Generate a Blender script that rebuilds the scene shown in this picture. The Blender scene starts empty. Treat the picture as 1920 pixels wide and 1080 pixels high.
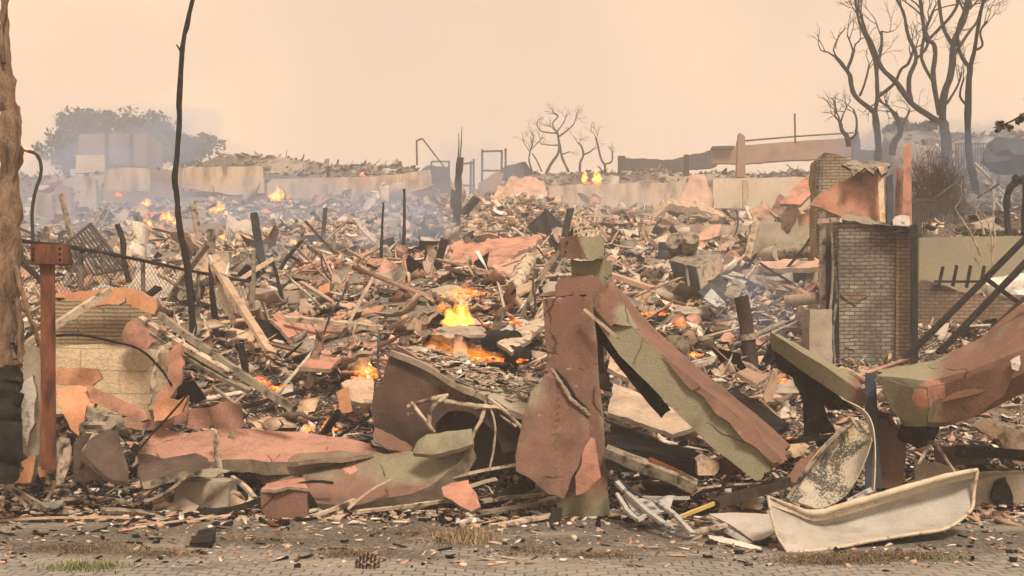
import bpy, bmesh, math, random
import numpy as np
from mathutils import Vector, noise, Matrix
R = math.radians
random.seed(7)
SC = bpy.context.scene
COL = SC.collection

# ------------------------------------------------------------------ camera, sky, sun, exposure
F, CH, HY = 2318.0, 1.7, 640.0          # focal length in photo pixels, eye height, horizon row
cam = bpy.data.cameras.new("camera")
cam.lens = 36.0 * F / 1920.0
cam.sensor_width = 36.0
cam.shift_y = (HY - 540.0) / 1920.0
cam.clip_start, cam.clip_end = 0.1, 3000.0
cam_o = bpy.data.objects.new("camera", cam)
COL.objects.link(cam_o)
cam_o.location = (0, 0, CH)
cam_o.rotation_euler = (R(90), 0, 0)
SC.camera = cam_o

SUN_EL, SUN_AZ = R(52), R(160)          # high, behind the camera, veiled by smoke
w = bpy.data.worlds.new("World")
SC.world = w
w.use_nodes = True
nt = w.node_tree
nt.nodes.clear()
wo = nt.nodes.new("ShaderNodeOutputWorld")
bg = nt.nodes.new("ShaderNodeBackground")
sky = nt.nodes.new("ShaderNodeTexSky")
sky.sky_type = 'NISHITA'
sky.sun_disc = False
sky.sun_elevation = SUN_EL
sky.sun_rotation = SUN_AZ
sky.dust_density = 6.0
bg.inputs[1].default_value = 0.1
tc = nt.nodes.new("ShaderNodeTexCoord")
nz = nt.nodes.new("ShaderNodeTexNoise")
nz.inputs['Scale'].default_value = 3.0
nz.inputs['Detail'].default_value = 3.0
rp = nt.nodes.new("ShaderNodeValToRGB")
rp.color_ramp.elements[0].position = 0.3
rp.color_ramp.elements[0].color = (6.3, 4.65, 3.4, 1)
rp.color_ramp.elements[1].position = 0.65
rp.color_ramp.elements[1].color = (8.7, 6.05, 4.1, 1)
mx = nt.nodes.new("ShaderNodeMix")
mx.data_type = 'RGBA'
mx.inputs[0].default_value = 0.94        # the smoke layer veils nearly all of the blue sky
nt.links.new(tc.outputs['Generated'], nz.inputs['Vector'])
nt.links.new(nz.outputs['Fac'], rp.inputs[0])
nt.links.new(sky.outputs[0], mx.inputs[6])
nt.links.new(rp.outputs[0], mx.inputs[7])
nt.links.new(mx.outputs[2], bg.inputs[0])
nt.links.new(bg.outputs[0], wo.inputs[0])

sl = bpy.data.lights.new("sun", 'SUN')
sl.energy = 3.6
sl.angle = R(14)
sl.color = (1.0, 0.88, 0.74)
so = bpy.data.objects.new("sun", sl)
COL.objects.link(so)
dv = Vector((math.sin(SUN_AZ) * math.cos(SUN_EL), math.cos(SUN_AZ) * math.cos(SUN_EL), math.sin(SUN_EL)))
so.rotation_euler = dv.to_track_quat('Z', 'Y').to_euler()

SC.view_settings.view_transform = 'Standard'
SC.view_settings.look = 'None'
SC.view_settings.exposure = 0.38
SC.view_settings.gamma = 1.0
SC.render.engine = 'CYCLES'
cy = SC.cycles
cy.max_bounces = 6
cy.diffuse_bounces = 1
cy.glossy_bounces = 2
cy.volume_bounces = 2
cy.transparent_max_bounces = 8
cy.use_denoising = True
try:
    cy.denoiser = 'OPENIMAGEDENOISE'
    cy.denoising_input_passes = 'RGB_ALBEDO_NORMAL'
except Exception:
    pass

# ------------------------------------------------------------------ helpers
def P(px, py, d):
    return Vector(((px - 960.0) / F * d, d, CH - (py - HY) / F * d))

def proj(v):
    return (960 + v[0] / v[1] * F, HY - (v[2] - CH) / v[1] * F)

ORG = {}          # world origin of every object made
MARKS = []        # (phrase, px, py) landmarks used when describing loose fragments

def thing(name, label, cat, loc, group=None):
    o = bpy.data.objects.new(name, None)
    o.empty_display_size = 0.2
    COL.objects.link(o)
    o.location = loc
    ORG[o.name] = Vector(loc)
    tag(o, label, cat, group, 'thing')
    return o

def tag(o, label=None, cat=None, group=None, kind=None):
    if label: o['label'] = label
    if cat: o['category'] = cat
    if group: o['group'] = group
    if kind: o['kind'] = kind
    return o

def mk(name, verts, faces, mats, parent=None, fm=None, angle=None, tint=None, origin=None, col=None):
    vs = [Vector(v) for v in verts]
    if origin is None:
        c = Vector((0, 0, 0))
        for v in vs: c += v
        c /= max(1, len(vs))
        c.z = min(v.z for v in vs)
        origin = c
    origin = Vector(origin)
    me = bpy.data.meshes.new(name)
    me.from_pydata([v - origin for v in vs], [], faces)
    if not isinstance(mats, (list, tuple)): mats = [mats]
    for m in mats: me.materials.append(m)
    if fm is not None: me.polygons.foreach_set('material_index', fm)
    if angle is not None:
        me.polygons.foreach_set('use_smooth', [True] * len(me.polygons))
        try: me.set_sharp_from_angle(angle=R(angle))
        except Exception: pass
    if tint is not None:
        a = me.color_attributes.new('tint', 'FLOAT_COLOR', 'POINT')
        for i, v in enumerate(vs):
            t = tint(*proj(v))
            a.data[i].color = (t[0], t[1], t[2], 1)
    if col is not None:
        a = me.color_attributes.new('Col', 'FLOAT_COLOR', 'POINT')
        a.data.foreach_set('color', col)
    me.update()
    o = bpy.data.objects.new(name, me)
    COL.objects.link(o)
    if parent is not None:
        o.parent = parent
        o.location = origin - ORG[parent.name]
    else:
        o.location = origin
    ORG[o.name] = origin
    return o

SEED = [0]
def sd():
    SEED[0] += 1
    return Vector((SEED[0] * 13.7, SEED[0] * 7.3, SEED[0] * 3.1))

def wpts(pts, d):
    return [P(p[0], p[1], p[2] if len(p) > 2 else d) for p in pts]

def slab(name, pts, d, t, mat, edge=None, jit=0.25, warp=0.015, wf=2.0, seg=None, tint=None, parent=None, back=None, angle=35, world=None):
    """irregular plate: outline -> thick, chipped, slightly warped mesh"""
    w_ = world if world else wpts(pts, d)
    n = Vector((0, 0, 0))
    c = Vector((0, 0, 0))
    for i, a in enumerate(w_):
        b = w_[(i + 1) % len(w_)]
        n += Vector(((a.y - b.y) * (a.z + b.z), (a.z - b.z) * (a.x + b.x), (a.x - b.x) * (a.y + b.y)))
        c += a
    c /= len(w_)
    n.normalize()
    if n.dot(c - Vector((0, 0, CH))) > 0: n = -n
    off = (-n * t) if back is None else Vector(back).normalized() * t
    per = sum((w_[i] - w_[i - 1]).length for i in range(len(w_)))
    if seg is None: seg = max(0.035, per / 70)
    out = []
    s_ = sd()
    for i, a in enumerate(w_):
        b = w_[(i + 1) % len(w_)]
        k = max(1, int((b - a).length / seg))
        for j in range(k):
            p = a.lerp(b, j / k)
            if jit:
                q = noise.noise_vector(p * (0.9 / seg) * 0.35 + s_) * seg * jit * 2
                q -= n * q.dot(n)
                p = p + q
            out.append(p)
    bm = bmesh.new()
    vs = [bm.verts.new(p) for p in out]
    bm.faces.new(vs)
    bmesh.ops.triangulate(bm, faces=bm.faces[:], quad_method='BEAUTY', ngon_method='BEAUTY')
    for it in range(4):
        lim = seg * 2.6
        es = [e for e in bm.edges if not e.is_boundary and e.calc_length() > lim]
        if not es or len(bm.faces) > 2500: break
        bmesh.ops.subdivide_edges(bm, edges=es, cuts=1)
        bmesh.ops.triangulate(bm, faces=[f for f in bm.faces if len(f.verts) > 3])
    try: bmesh.ops.beautify_fill(bm, faces=bm.faces[:], edges=[e for e in bm.edges if not e.is_boundary])
    except Exception: pass
    for v in bm.verts:
        v.co += n * (noise.fractal(v.co * wf + s_, 0.8, 2.0, 3) * warp)
    bm.verts.index_update()
    N = len(bm.verts)
    V = [v.co.copy() for v in bm.verts]
    Fc, fm = [], []
    for f in bm.faces:
        ids = [v.index for v in f.verts]
        if f.normal.dot(n) < 0: ids.reverse()
        Fc.append(ids); fm.append(0)
        Fc.append([i + N for i in reversed(ids)]); fm.append(1)
    for e in bm.edges:
        if e.is_boundary:
            a, b = e.verts[0].index, e.verts[1].index
            f = e.link_faces[0]
            ids = [v.index for v in f.verts]
            ia = ids.index(a)
            fwd = ids[(ia + 1) % len(ids)] == b
            if f.normal.dot(n) < 0: fwd = not fwd
            q = (b, a, a + N, b + N) if fwd else (a, b, b + N, a + N)
            Fc.append(q); fm.append(1)
    V2 = [v + off + noise.noise_vector(v * 5 + s_) * min(t, 0.3) * 0.15 for v in V]
    bm.free()
    return mk(name, V + V2, Fc, [mat, edge or mat], parent, fm, angle, tint)

def loft(name, secs, mat, sub=8, k=3, warp=0.012, wf=2.5, rough=0.05, tint=None, parent=None, angle=32, cap=None, world=False):
    S = secs if world else [[P(*p) for p in s] for s in secs]
    rings = []
    s_ = sd()
    for i in range(len(S) - 1):
        m = sub
        for j in range(m + (1 if i == len(S) - 2 else 0)):
            f = j / m
            base = [a.lerp(b, f) for a, b in zip(S[i], S[i + 1])]
            ring = []
            for q in range(len(base)):
                a, b = base[q], base[(q + 1) % len(base)]
                for z in range(k): ring.append(a.lerp(b, z / k))
            rings.append(ring)
    ax0 = (sum(S[0], Vector()) / len(S[0]) - sum(S[1], Vector()) / len(S[1])).normalized()
    ax1 = (sum(S[-1], Vector()) / len(S[-1]) - sum(S[-2], Vector()) / len(S[-2])).normalized()
    V = []
    n = len(rings[0])
    for r, ring in enumerate(rings):
        for p in ring:
            p = p + noise.noise_vector(p * wf + s_) * warp + noise.noise_vector(p * wf * 5 + s_) * warp * 0.3
            if r == 0: p = p + ax0 * rough * noise.noise(p * 14 + s_)
            if r == len(rings) - 1: p = p + ax1 * rough * noise.noise(p * 14 + s_)
            V.append(p)
    Fc, fm = [], []
    for r in range(len(rings) - 1):
        for q in range(n):
            Fc.append((r * n + q, r * n + (q + 1) % n, (r + 1) * n + (q + 1) % n, (r + 1) * n + q)); fm.append(0)
    for r in (0, len(rings) - 1):
        c = sum((V[r * n + q] for q in range(n)), Vector()) / n
        V.append(c + (ax0 if r == 0 else ax1) * -rough * 0.6)
        ci = len(V) - 1
        for q in range(n):
            a, b = r * n + q, r * n + (q + 1) % n
            Fc.append((a, ci, b) if r == 0 else (b, ci, a)); fm.append(1)
    o = mk(name, V, Fc, [mat, cap or mat], parent, fm, None, tint)
    bm = bmesh.new(); bm.from_mesh(o.data)
    bmesh.ops.recalc_face_normals(bm, faces=bm.faces[:])
    bm.to_mesh(o.data); bm.free()
    o.data.polygons.foreach_set('use_smooth', [True] * len(o.data.polygons))
    o.data.set_sharp_from_angle(angle=R(angle))
    return o

def beam(name, A, B, w_, h, mat, roll=0.0, bend=0.0, sub=6, warp=0.008, rough=0.03, parent=None, tint=None, taper=1.0, cap=None):
    A, B = Vector(A), Vector(B)
    ax = (B - A).normalized()
    up = Vector((0, 0, 1)) if abs(ax.z) < 0.9 else Vector((0, -1, 0))
    s = ax.cross(up).normalized()
    u = s.cross(ax).normalized()
    m = Matrix.Rotation(roll, 3, ax)
    s, u = m @ s, m @ u
    S = []
    for i in range(5):
        f = i / 4
        c = A.lerp(B, f) + u * bend * math.sin(f * math.pi)
        g = 1 + (taper - 1) * f
        a, b = w_ / 2 * g, h / 2 * g
        S.append([c - s * a - u * b, c + s * a - u * b, c + s * a + u * b, c - s * a + u * b])
    return loft(name, S, mat, sub=max(1, sub // 3), k=2, warp=warp, rough=rough, parent=parent, tint=tint, world=True, cap=cap)

def tube_geo(pts, radii, segs=8, bumpy=0.0, V=None, Fc=None, smooth=0):
    V = [] if V is None else V
    Fc = [] if Fc is None else Fc
    pts = [Vector(p) for p in pts]
    if smooth:
        q, rr = [], []
        for i in range(len(pts) - 1):
            p0, p1, p2, p3 = pts[max(i - 1, 0)], pts[i], pts[i + 1], pts[min(i + 2, len(pts) - 1)]
            for j in range(smooth):
                t = j / smooth
                q.append(0.5 * ((2 * p1) + (p2 - p0) * t + (2 * p0 - 5 * p1 + 4 * p2 - p3) * t * t + (3 * p1 - p0 - 3 * p2 + p3) * t ** 3))
                rr.append(radii[i] + (radii[i + 1] - radii[i]) * t)
        q.append(pts[-1]); rr.append(radii[-1])
        pts, radii = q, rr
    b0 = len(V)
    s_ = sd()
    up = Vector((0.31, -0.9, 0.2))
    for i, p in enumerate(pts):
        ax = (pts[min(i + 1, len(pts) - 1)] - pts[max(i - 1, 0)]).normalized()
        s = ax.cross(up)
        if s.length < 1e-3: s = ax.cross(Vector((1, 0, 0)))
        s.normalize()
        u = s.cross(ax).normalized()
        for k in range(segs):
            a = 2 * math.pi * k / segs
            r = radii[i]
            v = p + (s * math.cos(a) + u * math.sin(a)) * r
            if bumpy: v += noise.noise_vector(v * (0.5 / max(r, 0.02)) + s_) * r * bumpy
            V.append(v)
    n = len(pts)
    for i in range(n - 1):
        for k in range(segs):
            Fc.append((b0 + i * segs + k, b0 + i * segs + (k + 1) % segs, b0 + (i + 1) * segs + (k + 1) % segs, b0 + (i + 1) * segs + k))
    Fc.append(tuple(b0 + k for k in reversed(range(segs))))
    Fc.append(tuple(b0 + (n - 1) * segs + k for k in range(segs)))
    return V, Fc

def tube(name, pts, r, mat, segs=8, bumpy=0.0, parent=None, smooth=0, tint=None):
    radii = r if isinstance(r, (list, tuple)) else [r] * len(pts)
    V, Fc = tube_geo(pts, radii, segs, bumpy, smooth=smooth)
    return mk(name, V, Fc, mat, parent, None, 50, tint)

def patch(name, rows, t, mat, edge=None, nu=24, nv=10, warp=0.01, parent=None, tint=None, angle=40, rag=0.0):
    """smooth bent sheet through rows of control points, with real thickness"""
    G = [[P(*p) for p in r] for r in rows]
    def cr(a, f):
        x = f * (len(a) - 1); i = min(int(x), len(a) - 2); t_ = x - i
        p0, p1, p2, p3 = a[max(i - 1, 0)], a[i], a[i + 1], a[min(i + 2, len(a) - 1)]
        return 0.5 * ((2 * p1) + (p2 - p0) * t_ + (2 * p0 - 5 * p1 + 4 * p2 - p3) * t_ * t_ + (3 * p1 - p0 - 3 * p2 + p3) * t_ ** 3)
    s_ = sd()
    g = []
    for j in range(nv + 1):
        row = []
        for i in range(nu + 1):
            p = cr([cr(r, i / nu) for r in G], j / nv)
            p = p + noise.noise_vector(p * 2.2 + s_) * warp
            if rag and (i in (0, nu) or j in (0, nv)): p = p + noise.noise_vector(p * 9 + s_) * rag
            row.append(p)
        g.append(row)
    V = [p for r in g for p in r]
    N = len(V)
    nrm = []
    for j in range(nv + 1):
        for i in range(nu + 1):
            a = g[j][min(i + 1, nu)] - g[j][max(i - 1, 0)]
            b = g[min(j + 1, nv)][i] - g[max(j - 1, 0)][i]
            m = a.cross(b)
            nrm.append(m.normalized() if m.length > 1e-9 else Vector((0, -1, 0)))
    flip = sum(m.dot(p - Vector((0, 0, CH))) for m, p in zip(nrm, V)) > 0
    if flip: nrm = [-m for m in nrm]
    V2 = [p - m * t for p, m in zip(V, nrm)]
    Fc, fm = [], []
    W = nu + 1
    for j in range(nv):
        for i in range(nu):
            q = (j * W + i, j * W + i + 1, (j + 1) * W + i + 1, (j + 1) * W + i)
            if flip: q = tuple(reversed(q))
            Fc.append(q); fm.append(0)
            Fc.append(tuple(x + N for x in reversed(q))); fm.append(1)
    ring = [i for i in range(W)] + [j * W + nu for j in range(1, nv + 1)] + [nv * W + i for i in range(nu - 1, -1, -1)] + [j * W for j in range(nv - 1, 0, -1)]
    for k in range(len(ring)):
        a, b = ring[k], ring[(k + 1) % len(ring)]
        Fc.append((a, b, b + N, a + N) if flip else (b, a, a + N, b + N)); fm.append(1)
    return mk(name, V + V2, Fc, [mat, edge or mat], parent, fm, angle, tint)

def boxpx(name, x0, x1, y0, y1, d, depth, mat, parent=None, yaw=0.0, edge=None, warp=0.01, jit=0.2, tint=None, seg=None):
    """upright block whose front spans the given photo columns / rows at distance d, turned by yaw"""
    a, b = P(x0, y0, d), P(x1, y0, d)
    zb = P(x0, y1, d).z
    c = (a + b) / 2
    m = Matrix.Rotation(yaw, 3, 'Z')
    h = (b - a).length / 2
    ax = m @ Vector((h, 0, 0)); bk = m @ Vector((0, 1, 0))
    A, B = c - ax, c + ax
    return slab(name, None, d, depth, mat, edge, jit=jit, warp=warp, tint=tint, parent=parent, back=bk, seg=seg,
                world=[A, B, Vector((B.x, B.y, zb)), Vector((A.x, A.y, zb))])

def rock(name, c, r, mat, parent=None, sq=(1, 1, 1), rough=0.35, sub=3, flat=True):
    bm = bmesh.new()
    bmesh.ops.create_icosphere(bm, subdivisions=sub, radius=1)
    s_ = sd()
    c = Vector(c)
    V = []
    for v in bm.verts:
        n = v.co.copy()
        k = 1 + rough * noise.fractal(n * 1.3 + s_, 0.8, 2, 3)
        n = Vector((n.x * sq[0], n.y * sq[1], n.z * sq[2])) * k * r
        V.append(c + n)
    Fc = [[v.index for v in f.verts] for f in bm.faces]
    bm.free()
    return mk(name, V, Fc, mat, parent, None, 30)

# ------------------------------------------------------------------ materials
def newmat(name):
    m = bpy.data.materials.new(name)
    m.use_nodes = True
    n = m.node_tree
    b = n.nodes['Principled BSDF']
    return m, n, b

def coords(n, shift=True):
    tc = n.nodes.new("ShaderNodeTexCoord")
    if not shift: return tc.outputs['Object']
    oi = n.nodes.new("ShaderNodeObjectInfo")
    mu = n.nodes.new("ShaderNodeMath"); mu.operation = 'MULTIPLY'; mu.inputs[1].default_value = 61.0
    n.links.new(oi.outputs['Random'], mu.inputs[0])
    ad = n.nodes.new("ShaderNodeVectorMath"); ad.operation = 'ADD'
    n.links.new(tc.outputs['Object'], ad.inputs[0]); n.links.new(mu.outputs[0], ad.inputs[1])
    return ad.outputs[0]

def nnoise(n, vec, scale, detail=5, rough=0.55, dist=0.0):
    t = n.nodes.new("ShaderNodeTexNoise")
    t.inputs['Scale'].default_value = scale
    t.inputs['Detail'].default_value = detail
    t.inputs['Roughness'].default_value = rough
    t.inputs['Distortion'].default_value = dist
    n.links.new(vec, t.inputs['Vector'])
    return t.outputs['Fac']

def nramp(n, fac, stops):
    r = n.nodes.new("ShaderNodeValToRGB")
    e = r.color_ramp.elements
    while len(e) < len(stops): e.new(0.5)
    for k, (p, c) in enumerate(stops):
        e[k].position = p
        e[k].color = (c, c, c, 1) if not isinstance(c, (tuple, list)) else (c[0], c[1], c[2], 1)
    n.links.new(fac, r.inputs[0])
    return r.outputs[0]

def nmix(n, fac, a, b, mode='MIX'):
    m = n.nodes.new("ShaderNodeMix"); m.data_type = 'RGBA'; m.blend_type = mode
    for sock, v in ((m.inputs[0], fac), (m.inputs[6], a), (m.inputs[7], b)):
        if hasattr(v, 'is_linked') or hasattr(v, 'links'): n.links.new(v, sock)
        elif isinstance(v, (tuple, list)): sock.default_value = (v[0], v[1], v[2], 1)
        else: sock.default_value = v
    return m.outputs[2]

def nmath(n, op, a, b=None):
    m = n.nodes.new("ShaderNodeMath"); m.operation = op
    for sock, v in ((m.inputs[0], a), (m.inputs[1], b)):
        if v is None: continue
        if hasattr(v, 'links'): n.links.new(v, sock)
        else: sock.default_value = v
    return m.outputs[0]

def nbump(n, b, h, strength, dist):
    u = n.nodes.new("ShaderNodeBump")
    u.inputs['Strength'].default_value = strength
    u.inputs['Distance'].default_value = dist
    n.links.new(h, u.inputs['Height'])
    n.links.new(u.outputs[0], b.inputs['Normal'])

def M(name, stops, scale=3.0, detail=6, rough=0.9, bump=0.5, bscale=35, bdist=0.012, dirt=None, metal=0.0, stretch=None, cracks=0, spec=0.12, dist=0.0):
    m, n, b = newmat(name)
    v = coords(n)
    if stretch:
        mp = n.nodes.new("ShaderNodeMapping")
        mp.inputs['Scale'].default_value = stretch
        n.links.new(v, mp.inputs[0]); v = mp.outputs[0]
    c = nramp(n, nnoise(n, v, scale, detail, 0.6, dist), stops)
    fine = nnoise(n, v, bscale, 4, 0.65)
    c = nmix(n, 0.5, c, nramp(n, fine, [(0.3, 0.62), (0.7, 1.25)]), 'MULTIPLY')
    if dirt:   # (colour, low, high, scale)
        dn = nnoise(n, v, dirt[3], 6, 0.62)
        c = nmix(n, nramp(n, dn, [(dirt[1], 0.0), (dirt[2], 1.0)]), c, dirt[0])
    h = fine
    if cracks:
        vo = n.nodes.new("ShaderNodeTexVoronoi"); vo.feature = 'DISTANCE_TO_EDGE'
        vo.inputs['Scale'].default_value = cracks
        wv = n.nodes.new("ShaderNodeVectorMath"); wv.operation = 'ADD'
        n2 = n.nodes.new("ShaderNodeTexNoise"); n2.inputs['Scale'].default_value = 5.0
        sc = n.nodes.new("ShaderNodeVectorMath"); sc.operation = 'SCALE'; sc.inputs['Scale'].default_value = 0.35
        n.links.new(v, n2.inputs['Vector']); n.links.new(n2.outputs['Color'], sc.inputs[0])
        n.links.new(v, wv.inputs[0]); n.links.new(sc.outputs[0], wv.inputs[1])
        n.links.new(wv.outputs[0], vo.inputs['Vector'])
        ck = nramp(n, vo.outputs['Distance'], [(0.0, 0.0), (0.02, 1.0)])
        c = nmix(n, 0.75, c, ck, 'MULTIPLY')
        h = nmath(n, 'ADD', nmath(n, 'MULTIPLY', fine, 0.6), ck)
    n.links.new(c, b.inputs['Base Color'])
    b.inputs['Roughness'].default_value = rough
    b.inputs['Metallic'].default_value = metal
    b.inputs['Specular IOR Level'].default_value = spec
    nbump(n, b, h, bump, bdist)
    return m

def stucco(name, base, base2, olive=(0.245, 0.22, 0.145), pink=(0.55, 0.27, 0.19), soot=(0.03, 0.026, 0.022), cracks=0, bscale=70, bump=0.55):
    """painted cement render; the 'tint' attribute says where the olive coat, bare pink coat or soot shows"""
    m, n, b = newmat(name)
    v = coords(n)
    big = nnoise(n, v, 2.2, 6, 0.6)
    mid = nnoise(n, v, 6.0, 5, 0.6)
    fine = nnoise(n, v, bscale, 3, 0.7)
    c = nramp(n, big, [(0.32, base), (0.68, base2)])
    at = n.nodes.new("ShaderNodeAttribute"); at.attribute_name = 'tint'
    sp = n.nodes.new("ShaderNodeSeparateColor")
    n.links.new(at.outputs['Color'], sp.inputs[0])
    def edge(sock, soft):
        s = nmath(n, 'ADD', sock, nmath(n, 'MULTIPLY', nmath(n, 'SUBTRACT', mid, 0.5), 1.1))
        return nramp(n, s, [(0.5 - soft, 0.0), (0.5 + soft, 1.0)])
    c = nmix(n, edge(sp.outputs[0], 0.28), c, nmix(n, mid, [x * 0.85 for x in olive], [x * 1.15 for x in olive]))
    c = nmix(n, edge(sp.outputs[1], 0.06), c, nmix(n, mid, [x * 0.9 for x in pink], [x * 1.1 for x in pink]))
    c = nmix(n, edge(sp.outputs[2], 0.3), c, soot)
    c = nmix(n, 0.6, c, nramp(n, fine, [(0.3, 0.6), (0.7, 1.3)]), 'MULTIPLY')
    c = nmix(n, nramp(n, nnoise(n, v, 11, 6, 0.7), [(0.62, 0.0), (0.78, 0.55)]), c, soot)
    grime = nnoise(n, v, 1.3, 8, 0.7, 1.2)
    c = nmix(n, nramp(n, grime, [(0.5, 0.0), (0.72, 0.6)]), c, (0.075, 0.055, 0.042))
    chip = nramp(n, nnoise(n, v, 4.5, 6, 0.75, 0.4), [(0.655, 0.0), (0.67, 1.0)])
    c = nmix(n, nmath(n, 'MULTIPLY', chip, .8), c, (0.36, 0.27, 0.19))
    h = nmath(n, 'SUBTRACT', nmath(n, 'ADD', fine, nmath(n, 'MULTIPLY', mid, 0.9)), nmath(n, 'MULTIPLY', chip, 0.8))
    if cracks:
        vo = n.nodes.new("ShaderNodeTexVoronoi"); vo.feature = 'DISTANCE_TO_EDGE'
        vo.inputs['Scale'].default_value = cracks
        wv = n.nodes.new("ShaderNodeVectorMath"); wv.operation = 'ADD'
        n2 = n.nodes.new("ShaderNodeTexNoise"); n2.inputs['Scale'].default_value = 4.0
        sc = n.nodes.new("ShaderNodeVectorMath"); sc.operation = 'SCALE'; sc.inputs['Scale'].default_value = 0.14
        n.links.new(v, n2.inputs['Vector']); n.links.new(n2.outputs['Color'], sc.inputs[0])
        n.links.new(v, wv.inputs[0]); n.links.new(sc.outputs[0], wv.inputs[1])
        n.links.new(wv.outputs[0], vo.inputs['Vector'])
        ck = nramp(n, vo.outputs['Distance'], [(0.0, 0.0), (0.011, 1.0)])
        msk = nramp(n, big, [(0.42, 0.0), (0.5, 1.0)])
        ck = nmix(n, msk, ck, (1, 1, 1))
        c = nmix(n, 0.72, c, ck, 'MULTIPLY')
        h = nmath(n, 'ADD', h, nmath(n, 'MULTIPLY', ck, 1.5))
    n.links.new(c, b.inputs['Base Color'])
    b.inputs['Roughness'].default_value = 0.93
    b.inputs['Specular IOR Level'].default_value = 0.1
    nbump(n, b, h, bump, 0.016)
    return m

def brickmat(name, c1, c2, mortar, bw=0.21, bh=0.07, soot=(0.05, 0.045, 0.04), sootlo=0.5, soothi=0.75, bump=0.8):
    m, n, b = newmat(name)
    tc = n.nodes.new("ShaderNodeTexCoord")
    s = n.nodes.new("ShaderNodeSeparateXYZ"); n.links.new(tc.outputs['Object'], s.inputs[0])
    wob = nnoise(n, tc.outputs['Object'], 2.5, 3)
    cb = n.nodes.new("ShaderNodeCombineXYZ")
    n.links.new(nmath(n, 'ADD', s.outputs[0], s.outputs[1]), cb.inputs[0])
    n.links.new(nmath(n, 'ADD', s.outputs[2], nmath(n, 'MULTIPLY', wob, 0.05)), cb.inputs[1])
    br = n.nodes.new("ShaderNodeTexBrick")
    br.inputs['Scale'].default_value = 1.0
    br.inputs['Brick Width'].default_value = bw
    br.inputs['Row Height'].default_value = bh
    br.inputs['Mortar Size'].default_value = 0.009
    br.inputs['Mortar Smooth'].default_value = 0.3
    br.inputs['Bias'].default_value = 0.0
    br.inputs['Color1'].default_value = (*c1, 1)
    br.inputs['Color2'].default_value = (*c2, 1)
    br.inputs['Mortar'].default_value = (*mortar, 1)
    n.links.new(cb.outputs[0], br.inputs['Vector'])
    v = tc.outputs['Object']
    c = br.outputs['Color']
    fine = nnoise(n, v, 30, 5, 0.7)
    c = nmix(n, 0.7, c, nramp(n, fine, [(0.3, 0.55), (0.7, 1.3)]), 'MULTIPLY')
    st = nnoise(n, v, 1.1, 7, 0.65, 0.6)
    c = nmix(n, nramp(n, st, [(sootlo, 0.0), (soothi, 0.85)]), c, soot)
    n.links.new(c, b.inputs['Base Color'])
    b.inputs['Roughness'].default_value = 0.95
    b.inputs['Specular IOR Level'].default_value = 0.1
    h = nmath(n, 'ADD', nmath(n, 'MULTIPLY', br.outputs['Fac'], -1.0), nmath(n, 'MULTIPLY', fine, 0.5))
    nbump(n, b, h, 1.0, 0.03)
    return m

MB = stucco('brown_stucco', (0.17, 0.095, 0.068), (0.24, 0.135, 0.098), cracks=0.9)
MBD = stucco('dark_brown_stucco', (0.075, 0.045, 0.034), (0.14, 0.08, 0.06))
MBC = stucco('cracked_pink_stucco', (0.36, 0.19, 0.14), (0.46, 0.25, 0.18), cracks=1.5, bscale=40)
MPK = M('pink_stucco', [(0.3, (0.36, 0.17, 0.115)), (0.7, (0.52, 0.27, 0.19))], 2.5, dirt=((0.09, 0.065, 0.05), 0.5, 0.75, 3.0))
MPF = M('faded_pink_stucco', [(0.3, (0.42, 0.26, 0.19)), (0.7, (0.55, 0.36, 0.27))], 2.0, dirt=((0.2, 0.14, 0.11), 0.5, 0.8, 1.2))
MOR = M('orange_stucco', [(0.3, (0.50, 0.22, 0.11)), (0.7, (0.64, 0.34, 0.19))], 2.5, dirt=((0.15, 0.09, 0.06), 0.58, 0.8, 2.5))
MDK = M('dark_stucco', [(0.3, (0.055, 0.038, 0.03)), (0.7, (0.12, 0.085, 0.065))], 4, bscale=50, dirt=((0.28, 0.22, 0.16), 0.66, 0.76, 9))
MEDGE = M('broken_cement_edge', [(0.3, (0.22, 0.17, 0.12)), (0.7, (0.42, 0.33, 0.25))], 9, bscale=60, bump=0.9, bdist=0.02)
MCON = M('concrete', [(0.3, (0.30, 0.25, 0.19)), (0.7, (0.45, 0.38, 0.29))], 3, dirt=((0.12, 0.09, 0.07), 0.55, 0.8, 1.6))
MCREAM = M('cream_plaster', [(0.3, (0.55, 0.42, 0.27)), (0.7, (0.70, 0.57, 0.40))], 3, dirt=((0.50, 0.26, 0.11), 0.52, 0.6, 4))
MWALLF = M('pale_render', [(0.3, (0.40, 0.30, 0.22)), (0.7, (0.55, 0.43, 0.32))], 0.5, bscale=12, dirt=((0.16, 0.11, 0.09), 0.45, 0.7, 0.9), stretch=(1.5, 1.5, 0.45))
MWALLB = M('brown_render', [(0.3, (0.22, 0.14, 0.10)), (0.7, (0.34, 0.22, 0.16))], 0.6, bscale=12, dirt=((0.10, 0.075, 0.06), 0.5, 0.8, 0.5))
MOLW = M('olive_wall', [(0.3, (0.24, 0.21, 0.145)), (0.7, (0.31, 0.275, 0.19))], 0.8, bscale=40, bump=0.2, dirt=((0.14, 0.12, 0.08), 0.6, 0.85, 0.8))
MCHAR = M('charred_wood', [(0.3, (0.008, 0.007, 0.006)), (0.7, (0.034, 0.029, 0.026))], 9, bscale=45, bump=1.0, bdist=0.02, rough=0.85, dirt=((0.14, 0.115, 0.095), 0.64, 0.8, 7))
MBARK = M('scorched_bark', [(0.3, (0.10, 0.062, 0.042)), (0.55, (0.26, 0.17, 0.11)), (0.75, (0.38, 0.26, 0.17))], 5, bscale=22, bump=1.0, bdist=0.04, stretch=(2.2, 2.2, 0.45), dirt=((0.02, 0.016, 0.014), 0.56, 0.68, 2.0))
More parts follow.
